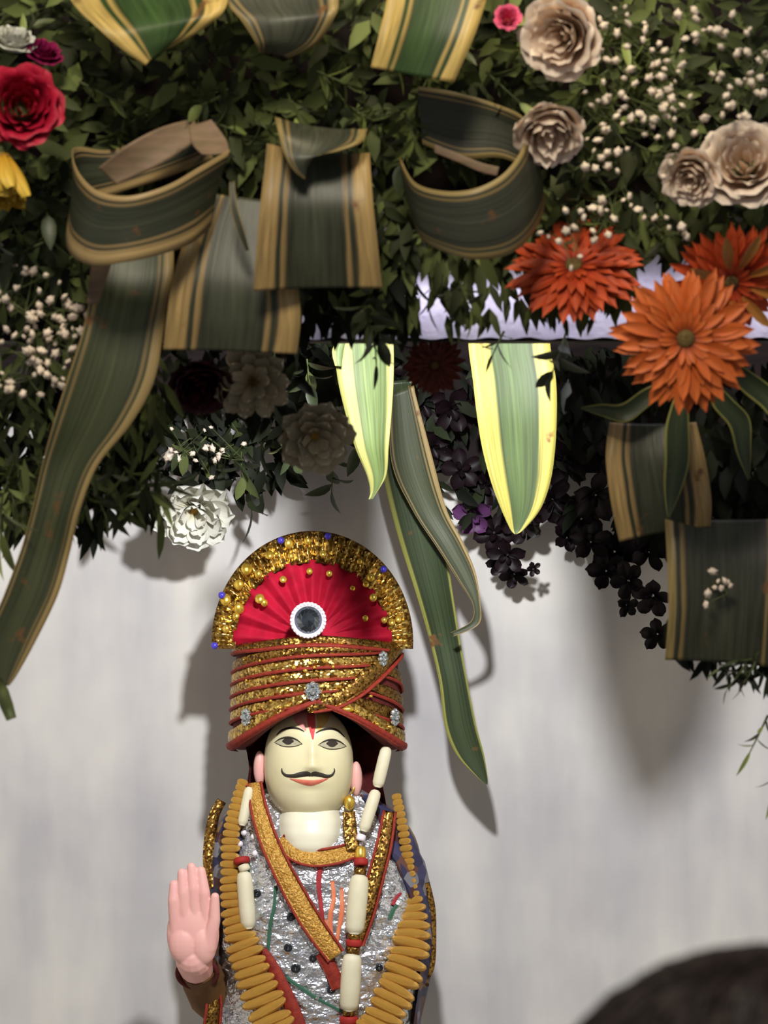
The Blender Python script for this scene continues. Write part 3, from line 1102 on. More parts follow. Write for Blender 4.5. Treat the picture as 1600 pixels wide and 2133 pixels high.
# hem: gold band and rust roll
for s in (-1, 1):
    wrap_band('hem_gold', [(s * 1, hem(0) - 20, 22), (s * 25, hem(math.radians(25)) - 22, 24), (s * 50, hem(math.radians(50)) - 24, 26), (s * 75, hem(math.radians(75)) - 24, 28), (s * 110, 1536, 28)], 'gold', 6, 4)
    wrap_band('hem_roll', [(s * 0, hem(0) - 3, 12), (s * 25, hem(math.radians(25)) - 4, 13), (s * 50, hem(math.radians(50)) - 5, 15), (s * 75, hem(math.radians(75)) - 5, 17), (s * 110, 1556, 18)], 'redpipe', 8, 7, label='rust red rolled hem')

# pleated fan crest
FX, FR, FD = 651, 1338, 66


def fan(r0, r1, pleats, amp, nrad, material, name, a_lo=-6, a_hi=186, e0=(1, 1), e1=(1, 1), fd=FD, jag=0.0):
    vs = []
    per = 8
    na = pleats * per
    for i in range(nrad + 1):
        t = i / nrad
        for k in range(na + 1):
            a = math.radians(a_lo + (a_hi - a_lo) * k / na)
            ph = (k % per) / per
            tri = 1 - abs(2 * ph - 1) * 2
            rx = r0[0] + (r1[0] - r0[0]) * t
            ry = r0[1] + (r1[1] - r0[1]) * t
            g = 1 + (jag * tri if i == nrad else 0)
            x = FX + rx * math.cos(a) * g
            r = FR - ry * math.sin(a) * g
            sag = 22 * (rx / 200) ** 2
            vs.append(sp(x, min(r, 1352), fd + amp * tri * (0.25 + 0.75 * rx / 200) - sag))
    n0 = len(vs)
    f = grid_faces(nrad + 1, na + 1)
    back = [v + Vector((0, 3.5 * S, 0)) for v in vs]
    f2 = [tuple(reversed([q + n0 for q in g])) for g in f]
    for k in range(na):
        for i in (0, nrad):
            a, b = i * (na + 1) + k, i * (na + 1) + k + 1
            f2.append((a, b, b + n0, a + n0))
    return wpart(name, vs + back, f + f2, M[material], tb)


fan((8, 8), (166, 172), 11, 11, 10, 'redcloth', 'pleated_fan', -4, 184)['label'] = 'crimson pleated fan'
bd = fan((160, 166), (204, 226), 30, 6, 5, 'gold', 'fan_border', -5, 185, fd=FD + 4, jag=0.012)
bd['label'] = 'gold tinsel fan border'
fan((200, 222), (210, 232), 30, 6, 2, 'golddark', 'fan_edge', -5, 185, fd=FD + 3)
# sequins on the fan
for x, r, q in [(590, 1207, 8), (645, 1190, 7), (686, 1195, 7), (541, 1247, 11), (551, 1256, 8), (735, 1225, 6), (761, 1288, 7), (772, 1203, 9), (762, 1217, 7), (777, 1245, 9), (749, 1170, 6),
                (514, 1185, 13), (538, 1195, 9), (497, 1218, 11), (470, 1250, 12), (498, 1268, 12), (492, 1282, 8), (561, 1156, 10), (602, 1133, 10), (605, 1158, 7), (673, 1153, 8), (640, 1128, 8),
                (470, 1310, 8), (816, 1296, 8), (800, 1292, 7), (830, 1290, 7)]:
    dd = FD + 12 - 22 * (abs(x - FX) / 200) ** 2
    m = Matrix.Translation(sp(x, r, dd))
    v, f = sphere_geo((0, 0, 0), (q * S, q * .5 * S, q * S), 9, 6)
    tl = Quaternion((1, 0, 0), R.uniform(-0.6, 0.1)) @ Quaternion((0, 0, 1), R.uniform(-.3, .3))
    wpart('sequin', [sp(x, r, dd) + tl @ p for p in v], f, M['goldmetal'], tb)
for x, r in [(683, 1117), (799, 1186), (585, 1126), (447, 1345), (462, 1240)]:
    v, f = sphere_geo(sp(x, r, FD), 7.5 * S, 10, 8)
    wpart('violet_bead', v, f, M['bluebead'], tb, label='small violet blue bead on the crest rim')
# brooch
bx_, br_, bd_ = 642, 1292, 158
brooch_ring = []
for k in range(33):
    th = 2 * math.pi * k / 32
    brooch_ring.append(sp(bx_ + 33 * math.cos(th), br_ + 33 * math.sin(th), bd_))
v, f = tube_geo(brooch_ring, 5 * S, 8, False)
br = wpart('brooch', v, f, M['gemring'], tb, label='white enamel brooch ring at the crest centre')
for k in range(28):
    th = 2 * math.pi * k / 28
    v, f = sphere_geo(sp(bx_ + 35 * math.cos(th), br_ + 35 * math.sin(th), bd_ + 4), 3.6 * S, 7, 5)
    wpart('tiny_pearl', v, f, M['gemring'], br)
vs = [sp(bx_, br_, bd_ + 13)]
for rr, dd in ((14, 12), (24, 7), (31, -1)):
    for k in range(12):
        th = 2 * math.pi * (k + (0.5 if rr == 24 else 0)) / 12
        vs.append(sp(bx_ + rr * math.cos(th), br_ + rr * math.sin(th), bd_ + dd))
fs = [(0, 1 + (k + 1) % 12, 1 + k) for k in range(12)] + grid_faces(3, 12, 1, True)
wpart('gem', vs, fs, M['gem'], br, smooth=False, label='faceted grey mirror gem')
v, f = tube_geo([sp(bx_, br_, bd_ - 2), sp(bx_, br_ + 6, FD - 5)], 20 * S, 12)
wpart('brooch_back', v, f, M['golddark'], br)
# rhinestone clusters
for x, r, q in [(652, 1440, 19), (520, 1494, 17), (814, 1494, 17), (795, 1372, 15)]:
    a = math.asin(max(-0.97, min(0.97, (x - TX) / 178)))
    c = tur(a, r, 14)
    nrm = Vector((math.sin(a), -math.cos(a), 0))
    xa = Vector((math.cos(a), math.sin(a), 0))
    vs, fs = [], []
    pp = []
    for k in range(8):
        th = 2 * math.pi * k / 8
        cc = c + (xa * math.cos(th) + Vector((0, 0, 1.25)) * math.sin(th)) * q * 0.62 * S
        pp.append(sphere_geo(cc, q * .33 * S, 7, 5))
    pp.append(sphere_geo(c + nrm * 3 * S, q * .42 * S, 8, 6))
    v, f = merge(pp)
    wpart('rhinestone_cluster', v, f, M['jewel'], tb, smooth=False, label='silver rhinestone cluster')
# foil leaves on the hem
for x, r, w, h in [(722, 1478, 30, 11), (742, 1482, 12, 8), (782, 1508, 11, 7), (806, 1514, 12, 6), (600, 1470, 14, 7), (585, 1474, 10, 6), (676, 1376, 10, 11), (612, 1390, 10, 9), (636, 1397, 10, 8), (598, 1405, 9, 7), (694, 1389, 7, 7), (640, 1353, 9, 5),
                   (670, 1352, 10, 8), (714, 1340, 8, 5), (515, 1417, 5, 6), (541, 1376, 5, 8), (507, 1374, 4, 5), (770, 1450, 9, 6), (570, 1410, 8, 6), (655, 1390, 8, 6), (596, 1436, 8, 5), (566, 1460, 7, 6)]:
    a = math.asin((x - TX) / 180)
    v, f = sphere_geo(tur(a, r, 11), (w / 2 * S, 4 * S, h / 2 * S), 9, 6)
    wpart('foil_sequin', v, f, M['goldmetal'], tb)

# ------------------------------------------------------------------ ribbon leaves of the front garland
YF = -0.70
blade('ribbon_leaf', 'sunlit yellow edged ribbon leaf folded at the top left above the dark loop', [
    ((120, -80, -.70), (430, -100, -.70)), ((148, 2, -.74), (470, -30, -.72)), ((198, 54, -.77), (468, 20, -.74)), ((256, 104, -.77), (420, 62, -.74)), ((302, 136, -.76), (358, 96, -.74))],
    M['leafT'], 0.06, 'ribbon leaves')
blade('ribbon_leaf', 'dark ribbon leaf with gold edges folded at the top centre', [
    ((430, -80, -.69), (700, -90, -.70)), ((455, -10, -.71), (705, -10, -.71)), ((500, 40, -.72), (700, 30, -.72)), ((530, 85, -.72), (660, 90, -.71)), ((540, 110, -.71), (600, 120, -.70))],
    M['leafB'], 0.08, 'ribbon leaves')
blade('ribbon_leaf', 'brightly lit ribbon leaf with yellow left edge hanging at the top beside the pink bud', [
    ((800, -90, -.73), (1030, -90, -.72)), ((808, -20, -.74), (1018, -20, -.73)), ((790, 70, -.75), (990, 70, -.74)), ((772, 140, -.75), (945, 172, -.74))],
    M['leafT'], 0.07, 'ribbon leaves')
# left loop of the bow
blade('ribbon_leaf', 'ribbon leaf curled into the left loop of the leaf bow', [
    ((478, 312, -.74), (438, 470, -.73)), ((420, 345, -.765), (400, 505, -.755)), ((350, 385, -.785), (340, 528, -.775)), ((270, 408, -.79), (262, 546, -.785)), ((205, 398, -.78), (192, 552, -.775)),
    ((165, 360, -.755), (146, 525, -.75)), ((152, 318, -.72), (142, 470, -.715)), ((166, 306, -.695), (168, 430, -.69)), ((230, 312, -.68), (250, 400, -.68)), ((320, 282, -.675), (345, 370, -.675)), ((405, 250, -.68), (445, 330, -.68))],
    M['leafL'], 0.03, 'ribbon leaves')
blade('ribbon_leaf', 'short twisted dry leaf crossing inside the left bow loop', [
    ((395, 250, -.70), (430, 268, -.70)), ((330, 268, -.715), (400, 300, -.71)), ((260, 305, -.725), (330, 345, -.72)), ((205, 350, -.72), (240, 385, -.72))],
    M['leafU'], 0.08, 'ribbon leaves')
blade('ribbon_leaf', 'small dry leaf end folded over the right rim of the left loop', [
    ((392, 262, -.72), (440, 250, -.72)), ((400, 300, -.735), (470, 290, -.73)), ((420, 322, -.745), (478, 318, -.74))],
    M['leafU'], 0.06, 'ribbon leaves')
# right loop
blade('ribbon_leaf', 'ribbon leaf curled into the right loop of the leaf bow beside the cream rose', [
    ((832, 330, -.735), (858, 452, -.73)), ((862, 380, -.76), (880, 500, -.75)), ((920, 398, -.78), (935, 528, -.77)), ((985, 394, -.79), (990, 541, -.78)), ((1045, 366, -.785), (1060, 530, -.775)),
    ((1085, 318, -.765), (1108, 490, -.755)), ((1098, 272, -.73), (1135, 428, -.72)), ((1085, 240, -.70), (1120, 370, -.69)), ((1020, 212, -.68), (1050, 330, -.68)), ((940, 190, -.675), (960, 330, -.675)), ((870, 180, -.68), (880, 300, -.68))],
    M['leafB'], 0.03, 'ribbon leaves')
blade('ribbon_leaf', 'pale strip leaf seen inside the right bow loop', [
    ((905, 300, -.71), (905, 318, -.71)), ((950, 318, -.715), (950, 336, -.715)), ((1000, 338, -.72), (1000, 358, -.72)), ((1040, 348, -.725), (1035, 366, -.725))],
    M['leafU'], 0.05, 'ribbon leaves')
# middle tails
blade('ribbon_leaf', 'broad square cut ribbon leaf hanging in the middle of the bow', [
    ((556, 300, -.745), (770, 320, -.745)), ((552, 345, -.76), (772, 355, -.76)), ((542, 430, -.77), (778, 430, -.77)), ((534, 520, -.765), (788, 520, -.765)), ((528, 606, -.755), (796, 600, -.755))],
    M['leafA'], 0.05, 'ribbon leaves')
blade('ribbon_leaf', 'folded leaf flap with cream rim at the top of the middle tail', [
    ((572, 245, -.745), (765, 270, -.745)), ((578, 270, -.775), (752, 298, -.77)), ((592, 320, -.785), (700, 316, -.785)), ((612, 355, -.785), (655, 325, -.785)), ((634, 374, -.78), (640, 345, -.78))],
    M['leafB'], 0.05, 'ribbon leaves')
blade('ribbon_leaf', 'broad square cut ribbon leaf hanging behind the middle tail, lower left', [
    ((425, 400, -.715), (600, 420, -.715)), ((385, 500, -.725), (610, 500, -.725)), ((360, 580, -.735), (622, 600, -.735)), ((348, 660, -.735), (626, 670, -.735)), ((340, 728, -.73), (618, 738, -.73))],
    M['leafA'], 0.05, 'ribbon leaves')
blade('ribbon_leaf', 'thin pale curling leaf between the left loop and middle tail', [
    ((478, 380, -.755), (488, 378, -.755)), ((480, 430, -.76), (494, 428, -.76)), ((494, 480, -.76), (508, 476, -.76)), ((512, 522, -.755), (519, 520, -.755))],
    M['leafB'], 0.05, 'ribbon leaves')
# long hanging leaf on the left
blade('ribbon_leaf', 'very long tan edged leaf trailing down the left side below the loop', [
    ((205, 520, -.70), (362, 520, -.70)), ((190, 600, -.71), (360, 580, -.71)), ((172, 690, -.715), (342, 680, -.715)), ((140, 790, -.715), (322, 790, -.72)), ((112, 880, -.71), (275, 880, -.72)),
    ((88, 970, -.70), (205, 968, -.715)), ((70, 1050, -.70), (168, 1060, -.71)), ((45, 1140, -.70), (146, 1150, -.70)), ((8, 1240, -.70), (122, 1236, -.70)), ((-30, 1330, -.70), (80, 1325, -.70)),
    ((-30, 1400, -.70), (38, 1402, -.70)), ((-8, 1430, -.70), (20, 1428, -.70))],
    M['leafC'], 0.05, 'ribbon leaves')
v, f = tube_geo([at(-6, 1415, -.70), at(4, 1440, -.70), at(14, 1470, -.70), at(24, 1498, -.70)], [ln(9, -.7), ln(14, -.7), ln(14, -.7), ln(11, -.7)], 12)
c0 = at(4, 1440, -.70)
tag(ob('leaf_stalk', mesh_data('leaf_stalk', [p - c0 for p in v], f), M['stem'], loc=c0), 'thick green leaf stalk end at the left edge below the long leaf', 'stalk')

blade('ribbon_leaf', 'cut yellow leaf edge showing under the left loop', [((190, 540, -.735), (235, 540, -.735)), ((186, 580, -.735), (222, 582, -.735)), ((180, 632, -.73), (205, 634, -.73))], M['leafU'], 0.05, 'ribbon leaves')

# spotlit leaves behind the lintel
blade('spotlit_leaf', 'large spotlit leaf with bright yellow edges pointing down below the lintel', [
    ((975, 640, -0.380), (1150, 640, -0.380)), ((976, 720, -0.385), (1146, 715, -0.385)), ((985, 790, -0.390), (1158, 790, -0.390)), ((993, 860, -0.390), (1160, 860, -0.390)), ((1004, 930, -0.385), (1156, 940, -0.385)),
    ((1022, 1000, -0.380), (1146, 1005, -0.380)), ((1042, 1055, -0.375), (1126, 1060, -0.375)), ((1062, 1100, -0.370), (1092, 1102, -0.370)), ((1072, 1113, -0.370), (1076, 1113, -0.370))],
    M['leafY'], 0.07, 'spotlit leaves')
blade('spotlit_leaf', 'narrow spotlit pale leaf pointing down between white and dark flowers', [
    ((690, 640, -.37), (815, 640, -.38)), ((696, 720, -.375), (820, 720, -.385)), ((704, 790, -.38), (820, 790, -.39)), ((720, 860, -.38), (816, 860, -.39)), ((740, 930, -.38), (810, 930, -.39)),
    ((765, 990, -.375), (806, 985, -.38)), ((772, 1025, -.37), (792, 1015, -.375)), ((768, 1040, -.37), (776, 1040, -.37))],
    M['leafY2'], 0.08, 'spotlit leaves')
blade('rolled_leaf_edge', 'small curled pale leaf edge at the top of the narrow spotlit leaf', [((697, 712, -.39), (722, 716, -.39)), ((692, 735, -.39), (718, 738, -.39)), ((698, 762, -.39), (714, 764, -.39))], M['leafY2'], 0.2, 'spotlit leaves')
# long hanging blade with its folded neighbour, close to the wall
blade('hanging_blade', 'long dark green blade leaf hanging to a point right of the turban', [
    ((770, 800, 0.010), (860, 790, 0.010)), ((785, 900, 0.020), (880, 900, 0.020)), ((800, 1000, 0.025), (900, 1010, 0.025)), ((830, 1120, 0.030), (925, 1120, 0.030)), ((868, 1240, 0.035), (944, 1240, 0.035)),
    ((894, 1330, 0.040), (958, 1330, 0.040)), ((915, 1420, 0.040), (974, 1420, 0.040)), ((926, 1510, 0.040), (992, 1510, 0.040)), ((950, 1570, 0.040), (1008, 1570, 0.040)), ((990, 1615, 0.040), (1016, 1618, 0.040)), ((1010, 1632, 0.040), (1016, 1634, 0.040))],
    M['leafD'], 0.08)
blade('hanging_blade', 'folded green leaf with yellow edge curling over the long blade', [
    ((812, 820, -0.010), (860, 800, -0.010)), ((815, 960, -0.005), (900, 950, -0.005)), ((858, 1060, 0.000), (930, 1060, 0.000)), ((910, 1140, 0.000), (965, 1130, 0.000)), ((955, 1210, 0.000), (990, 1190, 0.000)),
    ((985, 1260, 0.000), (1000, 1250, 0.000)), ((980, 1295, 0.000), (998, 1300, 0.000)), ((938, 1318, 0.000), (945, 1326, 0.000))],
    M['leafC'], 0.10)
# right hand dark leaves and bands
blade('ribbon_leaf', 'shaded ribbon leaf with dull yellow edges hanging below the orange gerberas', [
    ((1270, 880, -.60), (1450, 880, -.60)), ((1262, 950, -.61), (1470, 960, -.61)), ((1272, 1040, -.61), (1482, 1040, -.61)), ((1290, 1128, -.60), (1480, 1096, -.60))],
    M['leafA'], 0.06, 'ribbon leaves')
blade('ribbon_leaf', 'wide dark ribbon leaf with square end at the lower right of the garland', [
    ((1385, 1080, -.60), (1640, 1080, -.60)), ((1390, 1180, -.61), (1640, 1180, -.61)), ((1392, 1280, -.61), (1632, 1280, -.61)), ((1385, 1374, -.60), (1625, 1392, -.60))],
    M['leafB'], 0.05, 'ribbon leaves')
for i, (x0, y0, x1, y1, x2, y2, w, lb) in enumerate([
    (1390, 800, 1300, 860, 1210, 850, 40, 'thin drooping leaf arching left below the front gerbera'),
    (1420, 820, 1410, 960, 1392, 1080, 52, 'narrow hanging leaf directly under the front gerbera'),
    (1480, 800, 1540, 880, 1560, 1000, 46, 'narrow leaf arching right below the gerberas'),
    (1520, 760, 1600, 830, 1630, 880, 46, 'drooping leaf at the right edge beside the front gerbera')]):
    dx, dy = x2 - x0, y2 - y0
    L = math.hypot(dx, dy)
    nx_, ny_ = -dy / L, dx / L
    rws = []
    for (x, y, k) in ((x0, y0, .5), ((x0 + x1) / 2 + nx_ * 4, (y0 + y1) / 2, .95), (x1, y1, 1), ((x1 + x2) / 2, (y1 + y2) / 2, .7), (x2, y2, .05)):
        rws.append(((x + nx_ * w / 2 * k, y + ny_ * w / 2 * k, -.625), (x - nx_ * w / 2 * k, y - ny_ * w / 2 * k, -.625)))
    blade('narrow_leaf', lb, rws, M['leafD'], 0.12)

# ------------------------------------------------------------------ flowers


def petal_mesh(name, width, curl, cup, tip, material, nl=6, nw=4, notch=0.0):
    """petal along +X, length 1; tip 0 pointed .. 1 blunt"""
    v, uv = [], []
    for i in range(nl + 1):
        t = i / nl
        w = width * (math.sin(math.pi * min(1, (0.12 + 0.88 * t)) ** (1.0 + tip * 0.9)) ** (0.75 - 0.3 * tip)) if t < 1 else width * 0.25 * tip + 0.01
        w = max(w, 0.02)
        for j in range(nw + 1):
            u = j / nw * 2 - 1
            x = t - (notch * (1 - abs(u)) if i == nl else 0) - (0.10 * tip * u * u if i == nl else 0)
            v.append((x, w / 2 * u, curl * t * t + cup * width * u * u))
            uv.append((j / nw, t))
    me = mesh_data(name, v, grid_faces(nl + 1, nw + 1), uv)
    me.materials.append(material)
    return me


def rose_petal(name, material, lip=0.18, span=62, seed=0):
    v, uv = [], []
    nl, nw = 9, 12
    for i in range(nl + 1):
        t = i / nl
        for j in range(nw + 1):
            u = j / nw * 2 - 1
            wd = math.sin(math.pi * (0.18 + 0.62 * t)) ** 0.5
            a = math.radians(span) * u * wd
            r = 0.35 + 0.68 * math.sin(t * math.pi * 0.5) ** 0.7 - 0.16 * t * t + lip * max(0, t - 0.72) / 0.28 * (1 - 0.3 * u * u)
            z = t * 1.05 - 0.16 * u * u * t - lip * 0.4 * max(0, t - 0.85) / 0.15
            ruf = t * t
            r += ruf * (0.07 * math.sin(5.3 * u + 2 + seed) + 0.05 * math.sin(9.1 * u + 1.3 * seed))
            z += ruf * (0.06 * math.sin(6.7 * u + 2.1 * seed) + 0.04 * math.sin(12 * u + seed))
            v.append((r * math.cos(a), r * math.sin(a), z))
            uv.append((j / nw, t))
    me = mesh_data(name, v, grid_faces(nl + 1, nw + 1), uv)
    me.materials.append(material)
    return me


def ring_petals(root, me, n, r0, h, length, wid, tilt, jit=0.1, phase=0.0, name='petal'):
    for k in range(n):
        th = 2 * math.pi * (k + phase) / n + R.uniform(-jit, jit) * 2 * math.pi / n
        l = length * R.uniform(0.9, 1.06)
        m = (Matrix.Rotation(th, 4, 'Z') @ Matrix.Translation((r0, 0, h)) @ Matrix.Rotation(-tilt + R.uniform(-.12, .12), 4, 'Y')
             @ Matrix.Rotation(R.uniform(-.2, .2), 4, 'X') @ Matrix.Diagonal((l, wid, l, 1)))
        ob(name, me, None, root, matrix=m)


PM = {}
for k, m in (('orange', 'orange'), ('orangeR', 'orangeR'), ('amber', 'amber'), ('orange_shade', 'orange_shade')):
    PM['gerb_' + k] = petal_mesh('petal', 0.22, -0.15, 0.16, 0.4, M[m])
for k in ('white', 'white_shade', 'yellow', 'maroon', 'purple', 'magenta', 'pink'):
    PM['mum_' + k] = petal_mesh('petal', 0.46, 0.2, 0.3, 0.85, M[k], 8, 6)
for k in ('cream', 'red', 'wine', 'white', 'magenta', 'pink'):
    PM['rose_' + k] = rose_petal('petal', M[k])
    PM['roseo_' + k] = rose_petal('petal', M[k], 0.3, 70, 2.0)


def disc_part(root, r, h, m, name='disc_centre'):
    v, f = sphere_geo((0, 0, h), (r, r, r * 0.45), 18, 10, lambda d: 1 + 0.05 * math.sin(d.x * 40) * math.sin(d.y * 40))
    return ob(name, mesh_data(name, v, f), M[m], root)


def stalk_part(root, r, length, m='stem'):
    v, f = tube_geo([(0, 0, 0), (0, 0.1 * length, -length * .5), (0, .3 * length, -length)], r, 7)
    return ob('stalk', mesh_data('stalk', v, f), M[m], root)


def gerbera(px, py, Y, rad, n, kind, label, roll=0):
    r = ln(rad, Y)
    t = thing('gerbera', label, 'flower', at(px, py, Y), qdir(n, roll), 'orange gerberas')
    me = PM['gerb_' + kind]
    ring_petals(t, me, 32, r * .16, 0, r * .86, r * .95, 0.02, .5, name='petal')
    ring_petals(t, me, 28, r * .14, r * .03, r * .76, r * .85, 0.10, .5, phase=.5)
    ring_petals(t, me, 24, r * .12, r * .05, r * .56, r * .65, 0.2, .5)
    ring_petals(t, me, 20, r * .10, r * .06, r * .30, r * .40, 0.4, .5)
    disc_part(t, r * .13, r * .07, 'disc')
    stalk_part(t, r * .07, r * 0.9)
    return t


gerbera(1428, 706, -.76, 152, (-0.02, -1, -0.02), 'orange', 'front orange gerbera facing the viewer, lowest of the three on the right')
gerbera(1196, 558, -.70, 142, (-.1, -0.72, 0.62), 'orangeR', 'red orange gerbera tilted upward under the right leaf loop', 1)
g = gerbera(1520, 585, -.70, 130, (.2, -0.72, -0.45), 'orangeR', 'red orange gerbera tilted downward at the right edge', 2)
ring_petals(g, PM['gerb_amber'], 9, ln(30), ln(12), ln(95, -.7), ln(110, -.7), 0.5, name='amber_petal')
gerbera(905, 760, -.52, 66, (.1, -1, -.2), 'orange_shade', 'small orange flower in deep shade under the lintel')


def rose(px, py, Y, rad, n, kind, label, roll=0, cat='flower', openk=1.0, hs=1.0):
    r = ln(rad, Y)
    t = thing('rose', label, cat, at(px, py, Y) - Vector(n).normalized() * r * 0.45 * hs, qdir(n, roll), 'roses')
    for i, (n_, rr, hh, op, me) in enumerate(((2, .20, .95, 0, 'rose_'), (3, .34, .98, 0.02, 'rose_'), (3, .5, .98, .04, 'rose_'), (4, .66, .95, .07, 'rose_'), (5, .82, .88, .13 * openk, 'roseo_'), (5, .94, .74, .26 * openk, 'roseo_'))):
        for k in range(n_):
            th = 2 * math.pi * (k + 0.37 * i) / n_ + R.uniform(-.1, .1)
            m = (Matrix.Rotation(th, 4, 'Z') @ Matrix.Rotation(op + R.uniform(-.05, .05), 4, 'Y') @ Matrix.Diagonal((r * rr, r * rr * 1.05, r * hh * hs * R.uniform(.93, 1.05), 1)))
            ob('petal', PM[me + kind], None, t, matrix=m)
    v, f = sphere_geo((0, 0, 0), (r * .36, r * .36, r * .22), 10, 6)
    ob('calyx', mesh_data('calyx', v, f), M['stem'], t)
    return t


rose(1170, 76, -.74, 76, (-.35, -.85, -.2), 'cream', 'largest cream rose at the top right above the other cream roses', .3, openk=.5, hs=1.2)
rose(1142, 270, -.74, 66, (.05, -.7, -.55), 'cream', 'drooping cream rose beside the right leaf loop', 1.3, openk=.2, hs=1.6)
rose(1552, 338, -.72, 80, (-.1, -.85, .3), 'cream', 'wide open blush cream rose at the right edge', .8, openk=1.1)
rose(1440, 368, -.72, 56, (-.3, -.75, -.4), 'cream', 'small cream rose left of the open blush rose', 2, openk=.4, hs=1.2)
rose(46, 222, -.74, 76, (.15, -1, .12), 'red', 'large crimson rose at the left edge', .5, openk=.45)
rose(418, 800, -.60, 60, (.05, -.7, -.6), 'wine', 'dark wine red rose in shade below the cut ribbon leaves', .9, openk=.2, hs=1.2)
rose(92, 108, -.68, 34, (.3, -.6, .7), 'magenta', 'small magenta bud just above the crimson rose', .2)
rose(30, 82, -.68, 40, (.2, -.5, .8), 'white', 'small pale bud beside the magenta bud at the left edge', .6)
rose(1058, 38, -.74, 26, (0, -1, .3), 'pink', 'tiny bright pink bud beside the large cream rose', .6, openk=.2)


def mum(px, py, Y, rad, n, kind, label, center='disc', rows=3, roll=0, name='daisy', group='white daisies', cup=0.0, npet=13, wk=0.8):
    r = ln(rad, Y)
    t = thing(name, label, 'flower', at(px, py, Y), qdir(n, roll), group)
    me = PM['mum_' + kind]
    for i in range(rows):
        k = 1 - i * 0.17
        ring_petals(t, me, max(5, npet - i * 2), r * .12, r * .05 * i, r * .88 * k, r * wk * k, 0.08 + .24 * i + cup, phase=.5 * i)
    disc_part(t, r * .17, r * .07, center)
    stalk_part(t, r * .06, r)
    return t


M['ochre'] = mat('ochre_disc', (150, 112, 40), (176, 136, 54), 0.8, scale=300, bump=.8)
mum(404, 1058, .03, 96, (.05, -.8, -.42), 'white', 'bright white daisy nearest the wall left of the turban', 'ochre', 4, cup=.2, npet=9, wk=1.35)
mum(528, 795, -.60, 86, (-.1, -1, -.1), 'white_shade', 'shaded white daisy beside the dark wine rose', npet=11, wk=1.0)
mum(655, 905, -.56, 88, (.15, -1, -.35), 'white_shade', 'shaded white daisy hanging left of the narrow spotlit leaf', 'ochre', 4, npet=10, wk=1.25)
mum(2, 322, -.74, 130, (.06, -.3, -1), 'yellow', 'yellow flower hanging at the left edge below the crimson rose', 'ochre', 3, npet=10, wk=.8, cup=.85, group='yellow flowers')

LM = [(42, 220, 'the crimson rose'), (20, 400, 'the yellow flower'), (225, 60, 'the top left ribbon leaf'), (570, 40, 'the top centre ribbon leaf'), (900, 70, 'the top right ribbon leaf'),
      (310, 400, 'the left leaf loop'), (660, 300, 'the folded leaf flap'), (665, 470, 'the middle bow tail'), (490, 620, 'the lower left bow tail'), (985, 380, 'the right leaf loop'), (1172, 76, 'the largest cream rose'),
      (1142, 276, 'the drooping cream rose'), (1552, 338, 'the open blush rose'), (1440, 372, 'the small cream rose'), (1196, 558, 'the upward gerbera'), (1428, 706, 'the front gerbera'), (1520, 585, 'the downward gerbera'),
      (418, 800, 'the wine rose'), (528, 795, 'the daisy by the wine rose'), (655, 905, 'the hanging shaded daisy'), (404, 1058, 'the bright daisy'), (240, 740, 'the trailing leaf top'), (60, 1240, 'the trailing leaf end'),
      (757, 860, 'the narrow spotlit leaf'), (1075, 900, 'the large spotlit leaf'), (900, 1080, 'the folded hanging blade'), (1370, 1000, 'the shaded yellow edged leaf'), (1490, 1230, 'the wide square ended leaf')]


def where(px, py):
    d, x, y, nm = min((math.hypot(px - x, (py - y)), x, y, nm) for x, y, nm in LM)
    dx, dy = px - x, py - y
    if d < 45:
        return 'right against ' + nm
    v = 'above' if dy < 0 else 'below'
    h = 'left' if dx < 0 else 'right'
    if abs(dx) > 2.2 * abs(dy):
        w = h + ' of '
    elif abs(dy) > 2.2 * abs(dx):
        w = v + ' '
    else:
        w = v + ' and ' + h + ' of '
    return ('close ' if d < 95 else '') + w + nm


# dark maroon blossoms along the bottom of the added dark board
spots = [(985, 1070, 46, 'purple'), (1010, 1010, 52, 'maroon'), (960, 980, 50, 'maroon'), (900, 930, 50, 'maroon'), (1030, 1110, 50, 'maroon'), (1058, 1155, 46, 'maroon'), (1072, 1195, 34, 'maroon'), (1040, 1170, 34, 'maroon'),
         (1090, 1090, 48, 'maroon'), (1150, 1040, 60, 'maroon'), (1210, 1080, 56, 'maroon'), (1180, 1120, 36, 'maroon'), (1230, 1130, 48, 'maroon'), (1280, 1150, 56, 'maroon'), (1262, 1190, 48, 'maroon'), (1310, 1210, 44, 'maroon'),
         (1304, 1260, 30, 'maroon'), (1330, 1100, 60, 'maroon'), (1240, 1030, 60, 'maroon'), (1350, 1150, 50, 'maroon'), (1090, 1000, 60, 'maroon'), (1390, 1060, 60, 'maroon'), (1450, 1080, 60, 'maroon'), (1180, 960, 60, 'maroon'),
         (1290, 950, 60, 'maroon'), (880, 840, 56, 'maroon'), (940, 850, 56, 'maroon'), (1230, 800, 56, 'maroon'), (1200, 880, 56, 'maroon'), (1280, 860, 56, 'maroon'), (1110, 1185, 18, 'maroon'), (860, 760, 50, 'maroon'), (1550, 1100, 60, 'maroon'),
         (1360, 1240, 50, 'maroon'), (1370, 1320, 40, 'maroon')]
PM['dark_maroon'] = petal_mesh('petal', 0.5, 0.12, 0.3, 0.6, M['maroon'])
PM['dark_purple'] = petal_mesh('petal', 0.6, 0.12, 0.3, 0.6, M['purple'])
